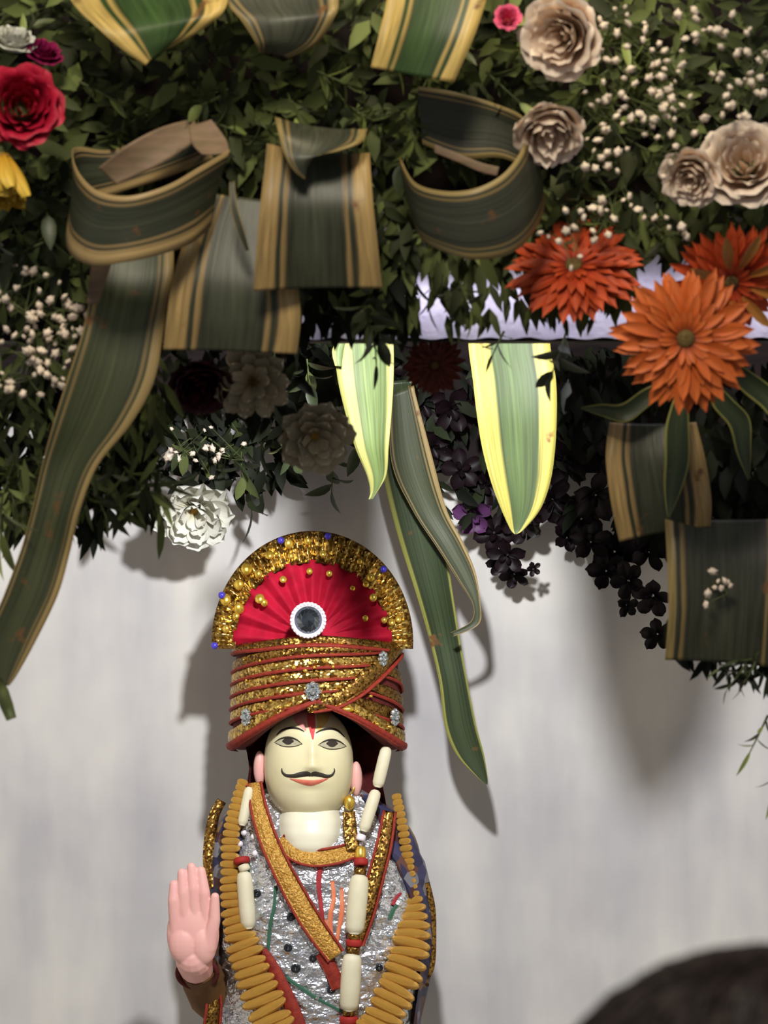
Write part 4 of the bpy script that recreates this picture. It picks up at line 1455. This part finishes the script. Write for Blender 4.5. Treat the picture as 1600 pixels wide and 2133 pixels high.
for x, y, rad, kind in spots:
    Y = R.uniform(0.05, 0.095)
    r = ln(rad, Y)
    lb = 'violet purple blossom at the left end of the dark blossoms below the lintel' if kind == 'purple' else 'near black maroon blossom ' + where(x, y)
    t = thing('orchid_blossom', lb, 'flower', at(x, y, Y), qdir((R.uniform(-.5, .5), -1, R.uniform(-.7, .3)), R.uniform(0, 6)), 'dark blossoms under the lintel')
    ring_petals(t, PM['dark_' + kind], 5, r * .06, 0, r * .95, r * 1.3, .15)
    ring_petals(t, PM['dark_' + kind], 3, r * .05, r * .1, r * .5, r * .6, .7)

# ------------------------------------------------------------------ gypsophila sprays
fl_v, fl_f = sphere_geo((0, 0, 0), (1, 1, 0.8), 12, 7, lambda d: 0.78 + 0.3 * math.cos(5 * math.atan2(d.y, d.x)) * (1 - abs(d.z)) + 0.2 * math.sin(7 * d.z + 4 * d.x))
FLO = mesh_data('floret', fl_v, fl_f)
FLO.materials.append(M['floret'])


def spray(px, py, Y, spread, n, size, label, group, vy=1.0, base=(0, 0.02, -0.03)):
    t = thing('gypsophila_spray', label, 'flower spray', at(px, py, Y), None, group)
    root_p = Vector((0, 0.035, 0))
    tubes = []
    hubs = [Vector((R.uniform(-.5, .5), R.uniform(0.1, .3), R.uniform(-.5, .5) * vy)) * ln(spread, Y) for _ in range(4)]
    for h in hubs:
        tubes.append(tube_geo([root_p, (root_p + h) / 2 + Vector((0, .004, 0)), h], 0.0007, 5))
    for k in range(n):
        h = hubs[k % 4]
        p = Vector((max(-1, min(1, R.gauss(0, .5))), R.uniform(-.25, .2), max(-1, min(1, R.gauss(0, .5))) * vy)) * ln(spread, Y)
        tubes.append(tube_geo([h, (h + p) / 2 + Vector((0, .002, R.uniform(-.003, .003))), p], 0.0004, 4))
        q = ln(size, Y) * R.uniform(.6, 1.4)
        m = Matrix.Translation(p) @ qdir((R.uniform(-1, 1), -1, R.uniform(-1, 1)), R.uniform(0, 6)).to_matrix().to_4x4() @ Matrix.Diagonal((q, q * R.uniform(.55, 1), q, 1))
        ob('floret', FLO, None, t, matrix=m)
    v, f = merge(tubes)
    ob('stems', mesh_data('stems', v, f), M['stem'], t)
    return t


GL = 'white gypsophila spray'
for x, y, sd, n in [(1290, 60, 80, 14), (1380, 130, 85, 16), (1300, 170, 70, 10), (1480, 60, 80, 14), (1560, 130, 70, 14), (1250, 240, 70, 14), (1330, 230, 70, 12), (1540, 200, 70, 16), (1440, 230, 60, 9), (1260, 320, 60, 10), (1290, 400, 60, 9), (1400, 310, 60, 6), (1180, 500, 60, 10), (1240, 450, 50, 7), (1370, 480, 60, 6)]:
    spray(x, y, -.735 if x != 1180 else -.79, sd, n, 9.5, GL + ' ' + where(x, y), 'gypsophila sprays at the upper right')
GL2 = 'pinkish gypsophila spray'
for x, y, sd, n in [(40, 620, 70, 16), (120, 640, 70, 16), (60, 720, 75, 18), (140, 720, 60, 14), (30, 780, 60, 14), (110, 790, 50, 12), (180, 660, 40, 8)]:
    spray(x, y, -.69, sd, n, 9.5, GL2 + ' ' + where(x, y), 'gypsophila sprays at the left')
for x, y, sd, n in [(370, 930, 70, 10), (480, 950, 60, 9)]:
    spray(x, y, .0, sd, n, 8.5, 'sparse gypsophila spray above the bright white daisy', 'gypsophila sprays above the bright daisy')
spray(1500, 1220, -.625, 40, 9, 9, 'tiny pale floret spray lying on the wide dark leaf at lower right', 'florets at lower right')

# ------------------------------------------------------------------ foliage
def leaf_mesh(name, width, fold, curl, material, nl=5):
    v, uv = [], []
    for i in range(nl + 1):
        t = i / nl
        w = width * math.sin(math.pi * t ** 0.85) ** 0.8 / 2 if 0 < t < 1 else 0.004
        z = curl * t * t
        for u in (-1, 0, 1):
            v.append((t, w * u, z + fold * abs(u) * w))
            uv.append((u * .5 + .5, t))
    me = mesh_data(name, v, grid_faces(nl + 1, 3), uv)
    me.materials.append(material)
    return me


LEAF = [leaf_mesh('leaf', 0.34, 0.35, -0.15, M['green']), leaf_mesh('leaf', 0.42, 0.3, -0.25, M['green2']), leaf_mesh('leaf', 0.30, 0.4, -0.1, M['greenL'])]
LEAFN = [leaf_mesh('leaf', 0.16, 0.4, -0.3, M['green']), leaf_mesh('leaf', 0.2, 0.3, -0.2, M['green2']), leaf_mesh('leaf', 0.16, 0.4, -0.25, M['greenL'])]


def sprig(px, py, Y, d, length, n, lsize, meshes, weights, label, group, roll=None):
    t = thing('leafy_sprig', label, 'sprig', at(px, py, Y), qdir(d, R.uniform(0, 6) if roll is None else roll), group)
    L = ln(length, Y)
    bend = R.uniform(-.25, .25)
    path = [(bend * L * (k / 5) ** 2, 0, L * k / 5) for k in range(6)]
    v, f = tube_geo(path, [0.0011 - 0.00012 * k for k in range(6)], 6)
    ob('stem', mesh_data('stem', v, f), M['stem'], t)
    for k in range(n):
        s = (k + 0.6) / n
        base = Vector((bend * L * s * s, 0, L * s))
        th = k * 2.4 + R.uniform(-.4, .4)
        up = R.uniform(0.35, 0.9) if k < n - 1 else 1.5
        q = ln(lsize, Y) * R.uniform(.75, 1.2)
        me = R.choices(meshes, weights)[0]
        m = Matrix.Translation(base) @ Matrix.Rotation(th, 4, 'Z') @ Matrix.Rotation(-up, 4, 'Y') @ Matrix.Rotation(R.uniform(-.5, .5), 4, 'X') @ Matrix.Diagonal((q, q, q, 1))
        ob('leaf', me, None, t, matrix=m)
    return t


def dirv(lo, hi):
    a = math.radians(R.uniform(lo, hi))
    return Vector((math.cos(a), R.uniform(-.8, -.1), math.sin(a)))


ZN = [  # label, group, px range, py range, Y range, count, angle range, length, leaves, leaf size, meshes, weights
    ('dark leafy sprig', 'sprigs along the top', (130, 1080), (120, 300), (-.69, -.64), 22, (-180, 0), 95, 7, 62, LEAF, (5, 4, 2)),
    ('lighter leafy sprig', 'sprigs at the very top', (0, 1100), (-20, 100), (-.67, -.63), 12, (-180, 180), 90, 7, 58, LEAF, (4, 2, 4)),
    ('broad leaved sprig', 'sprigs at the left edge', (20, 180), (320, 560), (-.67, -.64), 7, (-160, -40), 110, 7, 90, LEAF, (2, 6, 0)),
    ('drooping leafy sprig', 'sprigs at the upper right', (1090, 1600), (0, 480), (-.69, -.64), 24, (-170, -10), 95, 7, 58, LEAF, (5, 4, 3)),
    ('narrow sprig before the satin', 'sprigs before the satin', (800, 1240), (480, 590), (-.67, -.60), 8, (-120, -60), 80, 6, 66, LEAFN, (3, 5, 1)),
    ('leafy sprig behind the bow', 'sprigs behind the bow', (640, 860), (300, 640), (-.68, -.62), 9, (-120, -50), 90, 7, 64, LEAF, (3, 5, 1)),
    ('narrow leaved drooping sprig', 'sprigs low on the left', (0, 330), (820, 1030), (-.60, -.55), 14, (-130, -40), 95, 8, 80, LEAFN, (4, 3, 3)),
    ('dark leafy sprig by the wall', 'sprigs around the bright daisy', (230, 560), (850, 1000), (.02, .08), 10, (-140, -30), 80, 7, 60, LEAF, (2, 6, 0)),
    ('shaded leafy sprig', 'sprigs by the shaded daisies', (560, 760), (640, 960), (-.4, .06), 9, (-120, -50), 70, 6, 60, LEAF, (1, 6, 0)),
    ('small edge sprig', 'sprigs at the lower right edge', (1540, 1600), (1370, 1400), (-.60, -.58), 4, (-170, -40), 60, 6, 44, LEAFN, (1, 4, 0)),
]
for lb, gp, xr, yr, Yr, n, ar, length, nl, ls, ms, wt in ZN:
    for _ in range(n):
        sx_, sy_, dv = R.uniform(*xr), R.uniform(*yr), dirv(*ar)
        lab = lb + ' ' + where(sx_ + dv.x * length * .5, sy_ - dv.z * length * .5)
        sprig(sx_, sy_, R.uniform(*Yr), dv, length * R.uniform(.7, 1.1), nl, ls, ms, wt, lab, gp)
# single leaves that stand out
sprig(1600, 1490, -.58, (-.5, -.2, -1), 90, 6, 50, LEAFN, (4, 1, 2), 'green sprig tip entering at the right edge over the bare wall', 'sprigs at the right edge')
sprig(1612, 1590, -.58, (-.1, -.2, -1), 80, 4, 46, LEAFN, (4, 1, 2), 'second green sprig tip at the right edge, lower over the wall', 'sprigs at the right edge')
sprig(8, 1010, -.69, (-.1, -.3, -1), 120, 6, 110, LEAFN, (0, 0, 1), 'bright yellow green sprig at the left edge behind the long leaf', 'sprigs low on the left')
sprig(690, 940, .05, (.1, -.2, -1), 90, 6, 66, LEAF, (0, 1, 0), 'dark drooping sprig against the wall above the turban', 'sprigs above the turban')
sprig(520, 1010, .05, (.05, -.2, -1), 60, 3, 80, LEAF, (0, 1, 0), 'single dark drooping leaf spray right of the bright daisy', 'sprigs above the turban')
sprig(780, 640, -.575, (0, -.25, -1), 130, 8, 62, LEAFN, (0, 1, 0), 'dark sprig hanging over the narrow spotlit leaf', 'sprigs before the lintel edge')
sprig(1050, 690, -.575, (-.5, -.3, -1), 60, 5, 54, LEAFN, (0, 1, 0), 'dark sprig tip over the top of the large spotlit leaf', 'sprigs before the lintel edge')
sprig(1180, 690, -.575, (-.3, -.3, -1), 120, 7, 70, LEAF, (0, 1, 0), 'dark sprig overlapping the right side of the large spotlit leaf', 'sprigs before the lintel edge')


def stuff(name, label, zones, material, count_mult=1.0):
    V, F, T = [], [], []
    for xr, yr, Yr, n, size, wd, ar in zones:
        for _ in range(int(n * count_mult)):
            Y = R.uniform(*Yr)
            c = at(R.uniform(*xr), R.uniform(*yr), Y)
            a = math.radians(R.uniform(*ar))
            d = Vector((math.cos(a), R.uniform(-.7, .3), math.sin(a))).normalized()
            sd = d.cross(Vector((R.uniform(-.5, .5), -1, R.uniform(-.5, .5)))).normalized()
            up = sd.cross(d)
            q = ln(size, Y) * R.uniform(.6, 1.25)
            w = q * wd
            tv = R.random() ** 1.6
            o = len(V)
            pts = [c, c + d * q * .35 + sd * w * .5 + up * w * .12, c + d * q * .35, c + d * q * .35 - sd * w * .5 + up * w * .12,
                   c + d * q * .72 + sd * w * .36 + up * w * .05, c + d * q * .72 - up * w * .05, c + d * q * .72 - sd * w * .36 + up * w * .05, c + d * q - up * w * .25]
            V += pts
            T += [tv] * 8
            F += [(o, o + 1, o + 2), (o, o + 2, o + 3), (o + 1, o + 4, o + 5, o + 2), (o + 2, o + 5, o + 6, o + 3), (o + 4, o + 7, o + 5), (o + 5, o + 7, o + 6)]
    me = mesh_data(name, V, F)
    at_ = me.attributes.new('tint', 'FLOAT', 'POINT')
    at_.data.foreach_set('value', T)
    o = ob(name, me, material)
    return tag(o, label, 'foliage', None, 'stuff')


stuff('filler_foliage', 'dense mixed green filler leaves packed through the front garland', [
    ((-60, 1100), (-60, 330), (-.66, -.575), 800, 80, .38, (-200, 20)),
    ((-60, 330), (300, 620), (-.64, -.575), 260, 75, .34, (-160, -20)),
    ((1060, 1660), (-60, 500), (-.66, -.575), 700, 72, .34, (-200, 20)),
    ((780, 1640), (390, 510), (-.67, -.62), 300, 84, .30, (-150, -30)),
    ((380, 860), (280, 620), (-.66, -.575), 320, 64, .36, (-150, -30)),
    ((-60, 340), (600, 1080), (-.64, -.52), 420, 78, .2, (-140, -30)),
    ((790, 1300), (480, 620), (-.67, -.625), 110, 88, .28, (-120, -60)),
    ((930, 1300), (575, 665), (-.67, -.625), 46, 64, .24, (-115, -65)),
], M['fill'])
stuff('shaded_foliage', 'filler leaves coloured dark for the shade below the lintel', [
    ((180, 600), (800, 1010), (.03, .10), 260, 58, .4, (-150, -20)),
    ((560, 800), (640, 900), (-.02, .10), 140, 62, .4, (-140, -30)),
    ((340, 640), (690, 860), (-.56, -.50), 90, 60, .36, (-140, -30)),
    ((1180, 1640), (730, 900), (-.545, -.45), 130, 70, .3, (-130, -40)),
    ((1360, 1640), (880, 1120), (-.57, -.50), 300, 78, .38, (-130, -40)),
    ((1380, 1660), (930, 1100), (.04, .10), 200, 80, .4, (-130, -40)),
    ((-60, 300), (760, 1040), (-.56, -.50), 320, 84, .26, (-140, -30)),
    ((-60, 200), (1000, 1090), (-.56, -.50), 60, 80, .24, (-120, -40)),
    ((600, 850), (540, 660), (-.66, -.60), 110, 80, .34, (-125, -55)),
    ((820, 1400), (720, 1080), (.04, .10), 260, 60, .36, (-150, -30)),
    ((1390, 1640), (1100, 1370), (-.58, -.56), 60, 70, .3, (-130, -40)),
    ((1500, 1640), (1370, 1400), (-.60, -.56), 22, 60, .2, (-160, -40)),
], M['fill_shade'])

# dark rolls added behind the leaves to darken the gaps between them
def moss(name, label, blobs):
    pp = []
    for px, py, Y, rx, ry, rz in blobs:
        k1, k2, k3 = R.uniform(0, 6), R.uniform(0, 6), R.uniform(0, 6)
        pp.append(sphere_geo(at(px, py, Y), (ln(rx), ry, ln(rz)), 30, 20, lambda d: 1 + .07 * math.sin(9 * d.x + k1) + .06 * math.sin(11 * d.z + k2) + .05 * math.sin(17 * (d.x + d.z) + k3)))
    v, f = merge(pp)
    c = sum(v, Vector()) / len(v)
    return tag(ob(name, mesh_data(name, [p - c for p in v], f), M['moss']), label, 'moss')


moss('backing_roll', 'dark moss roll added to darken the gaps between the garland leaves', [(x, 110, -.597, 170, .035, 190) for x in range(-20, 1700, 150)] + [(x, 330, -.597, 120, .03, 130) for x in list(range(-20, 800, 120)) + [860, 990, 1120, 1240, 1360, 1480, 1600]]
     + [(60, 560, -.59, 160, .03, 150), (70, 760, -.585, 170, .03, 150), (60, 930, -.58, 150, .03, 120), (240, 640, -.59, 130, .03, 140), (480, 520, -.597, 180, .03, 160), (690, 520, -.597, 90, .03, 110)])

# ------------------------------------------------------------------ person in the foreground, seen from behind
PY = -2.5
pc = at(1620, 2330, PY)
HRX, HRZ = ln(447, PY), ln(338, PY)
pers = thing('person', 'person with short dark brown hair seen from behind at the lower right corner', 'person', (pc.x, PY, 0.0))
hx, hz = pc.x, pc.z


def body_section(z, cx, cy, rx, ry):
    return [(cx + rx * math.cos(2 * math.pi * k / 28), cy + ry * math.sin(2 * math.pi * k / 28), z) for k in range(28)]


chin = hz - 0.12
secs = [(chin - .62, .15, .10), (chin - .45, .155, .10), (chin - .28, .175, .11), (chin - .16, .185, .105), (chin - .10, .16, .095), (chin - .065, .10, .075), (chin - .035, .062, .062), (chin + .02, .056, .06)]
vs = []
for z, rx, ry in secs:
    vs += body_section(z, hx, PY + .01, rx, ry)
parts = [(vs, grid_faces(len(secs), 28, wrap=True) + [tuple(reversed(range(28))), tuple(range(28 * 7, 28 * 8))])]
parts.append(sphere_geo((hx, PY, hz), (HRX * .93, HRX * 1.08, HRZ * .93), 32, 24, lambda d: 1 - .16 * max(0, -d.z) * abs(d.x) - .05 * max(0, -d.z)))
parts.append(sphere_geo((hx, PY + HRX * .98, hz - .025), (.013, .022, .02), 12, 8))
parts.append(sphere_geo((hx, PY + HRX * .82, hz - .075), (.032, .022, .03), 12, 8))
for s in (-1, 1):
    parts.append(sphere_geo((hx + s * HRX * .93, PY + .005, hz - .02), (.012, .02, .033), 10, 8))
    parts.append(capsule((hx + s * .165, PY, chin - .14), (hx + s * .21, PY + .01, chin - .42), .05, .04))
    parts.append(capsule((hx + s * .21, PY + .01, chin - .42), (hx + s * .13, PY + .19, chin - .52), .038, .028))
    parts.append(capsule((hx + s * .08, PY, chin - .60), (hx + s * .085, PY, .45), .078, .052))
    parts.append(capsule((hx + s * .085, PY, .45), (hx + s * .09, PY, .06), .05, .034))
    parts.append(capsule((hx + s * .09, PY - .03, .035), (hx + s * .10, PY + .13, .03), .034, .03))
    hp = Vector((hx + s * .13, PY + .19, chin - .52))
    parts.append(sphere_geo(hp + Vector((-s * .02, .05, -.005)), (.035, .045, .016), 12, 8))
    for q in range(4):
        parts.append(capsule(hp + Vector((-s * .02 + (q - 1.5) * .017, .085, -.005)), hp + Vector((-s * .025 + (q - 1.5) * .018, .14 + (.01 if q in (1, 2) else -.008), -.02)), .009, .007, 8))
    parts.append(capsule(hp + Vector((-s * .045, .04, 0)), hp + Vector((-s * .075, .09, -.012)), .010, .008, 8))
v, f = merge(parts)
bodyo = wpart('body', v, f, M['skin'], pers)
rm = bodyo.modifiers.new('fuse', 'REMESH')
rm.mode = 'VOXEL'
rm.voxel_size = 0.006
rm.use_smooth_shade = True
# shirt and trousers
vs = []
ss = [(chin - .66, .165, .112), (chin - .45, .168, .112), (chin - .28, .188, .122), (chin - .16, .200, .118), (chin - .095, .172, .106), (chin - .06, .11, .085), (chin - .045, .08, .078)]
for z, rx, ry in ss:
    vs += body_section(z, hx, PY + .01, rx, ry)
prts = [(vs, grid_faces(len(ss), 28, wrap=True))]
for s in (-1, 1):
    prts.append(tube_geo([(hx + s * .14, PY, chin - .11), (hx + s * .175, PY, chin - .18), (hx + s * .205, PY + .01, chin - .36)], [.064, .062, .056], 16, False))
v, f = merge(prts)
wpart('shirt', v, f, M['shirt'], pers, label='dark shirt')
prts = [tube_geo([(hx + s * .075, PY, chin - .56), (hx + s * .085, PY, .5), (hx + s * .09, PY, .09)], [.10, .075, .06], 18) for s in (-1, 1)]
v, f = merge(prts)
wpart('trousers', v, f, M['trouser'], pers)
# hair cap with combed relief
vs = []
nu, nv = 120, 60
for i in range(nv + 1):
    ph = math.pi * 0.70 * i / nv
    for j in range(nu):
        th = 2 * math.pi * j / nu
        d = Vector((math.sin(ph) * math.cos(th), math.sin(ph) * math.sin(th), math.cos(ph)))
        front = max(0, d.y)
        ph2 = ph * (1 - 0.42 * front * (i / nv))
        d = Vector((math.sin(ph2) * math.cos(th), math.sin(ph2) * math.sin(th), math.cos(ph2)))
        lump = 1 + .012 * math.sin(th * 23 + ph * 6) + .014 * math.sin(th * 9 - ph * 11) + .012 * math.sin(ph * 14 + th * 3)
        vs.append(Vector((hx + d.x * HRX * 1.05 * lump, PY + d.y * HRX * 1.17 * lump, hz + d.z * HRZ * 1.04 * lump)))
n0 = len(vs)
f = grid_faces(nv + 1, nu, wrap=True)
hair = wpart('hair', vs, f, M['hair'], pers, label='short dark brown hair')
tubes = []
for k in range(900):
    th, ph = R.uniform(0, 6.283), R.uniform(.05, 1.9)
    if math.sin(th) > .3 and ph > 1.2:
        continue
    pts = []
    for q in range(4):
        p2 = ph + q * .09
        t2 = th + q * R.uniform(-.02, .03)
        k2 = 1.005 + .012 * q * R.random()
        pts.append((hx + math.sin(p2) * math.cos(t2) * HRX * 1.06 * k2, PY + math.sin(p2) * math.sin(t2) * HRX * 1.18 * k2, hz + math.cos(p2) * HRZ * 1.05 * k2))
    tubes.append(tube_geo(pts, [.0007, .0007, .0005, .0002], 4, False))
v, f = merge(tubes)
st = wpart('hair_strands', v, f, M['hair'], hair)
st['kind'] = 'stuff'

# things whose labels still coincide are told apart by their order from the left
by = {}
for o in bpy.data.objects:
    if o.parent is None and 'category' in o and 'label' in o:
        by.setdefault(o['label'], []).append(o)
ORD = ['second', 'third', 'fourth', 'fifth', 'sixth', 'seventh', 'eighth']
for lab, os_ in by.items():
    if len(os_) > 1:
        os_.sort(key=lambda o: o.location.x)
        for k, o in enumerate(os_):
            o['label'] = lab + (', leftmost' if k == 0 else ', rightmost' if k == len(os_) - 1 else ', %s from left' % ORD[min(k - 1, 6)])
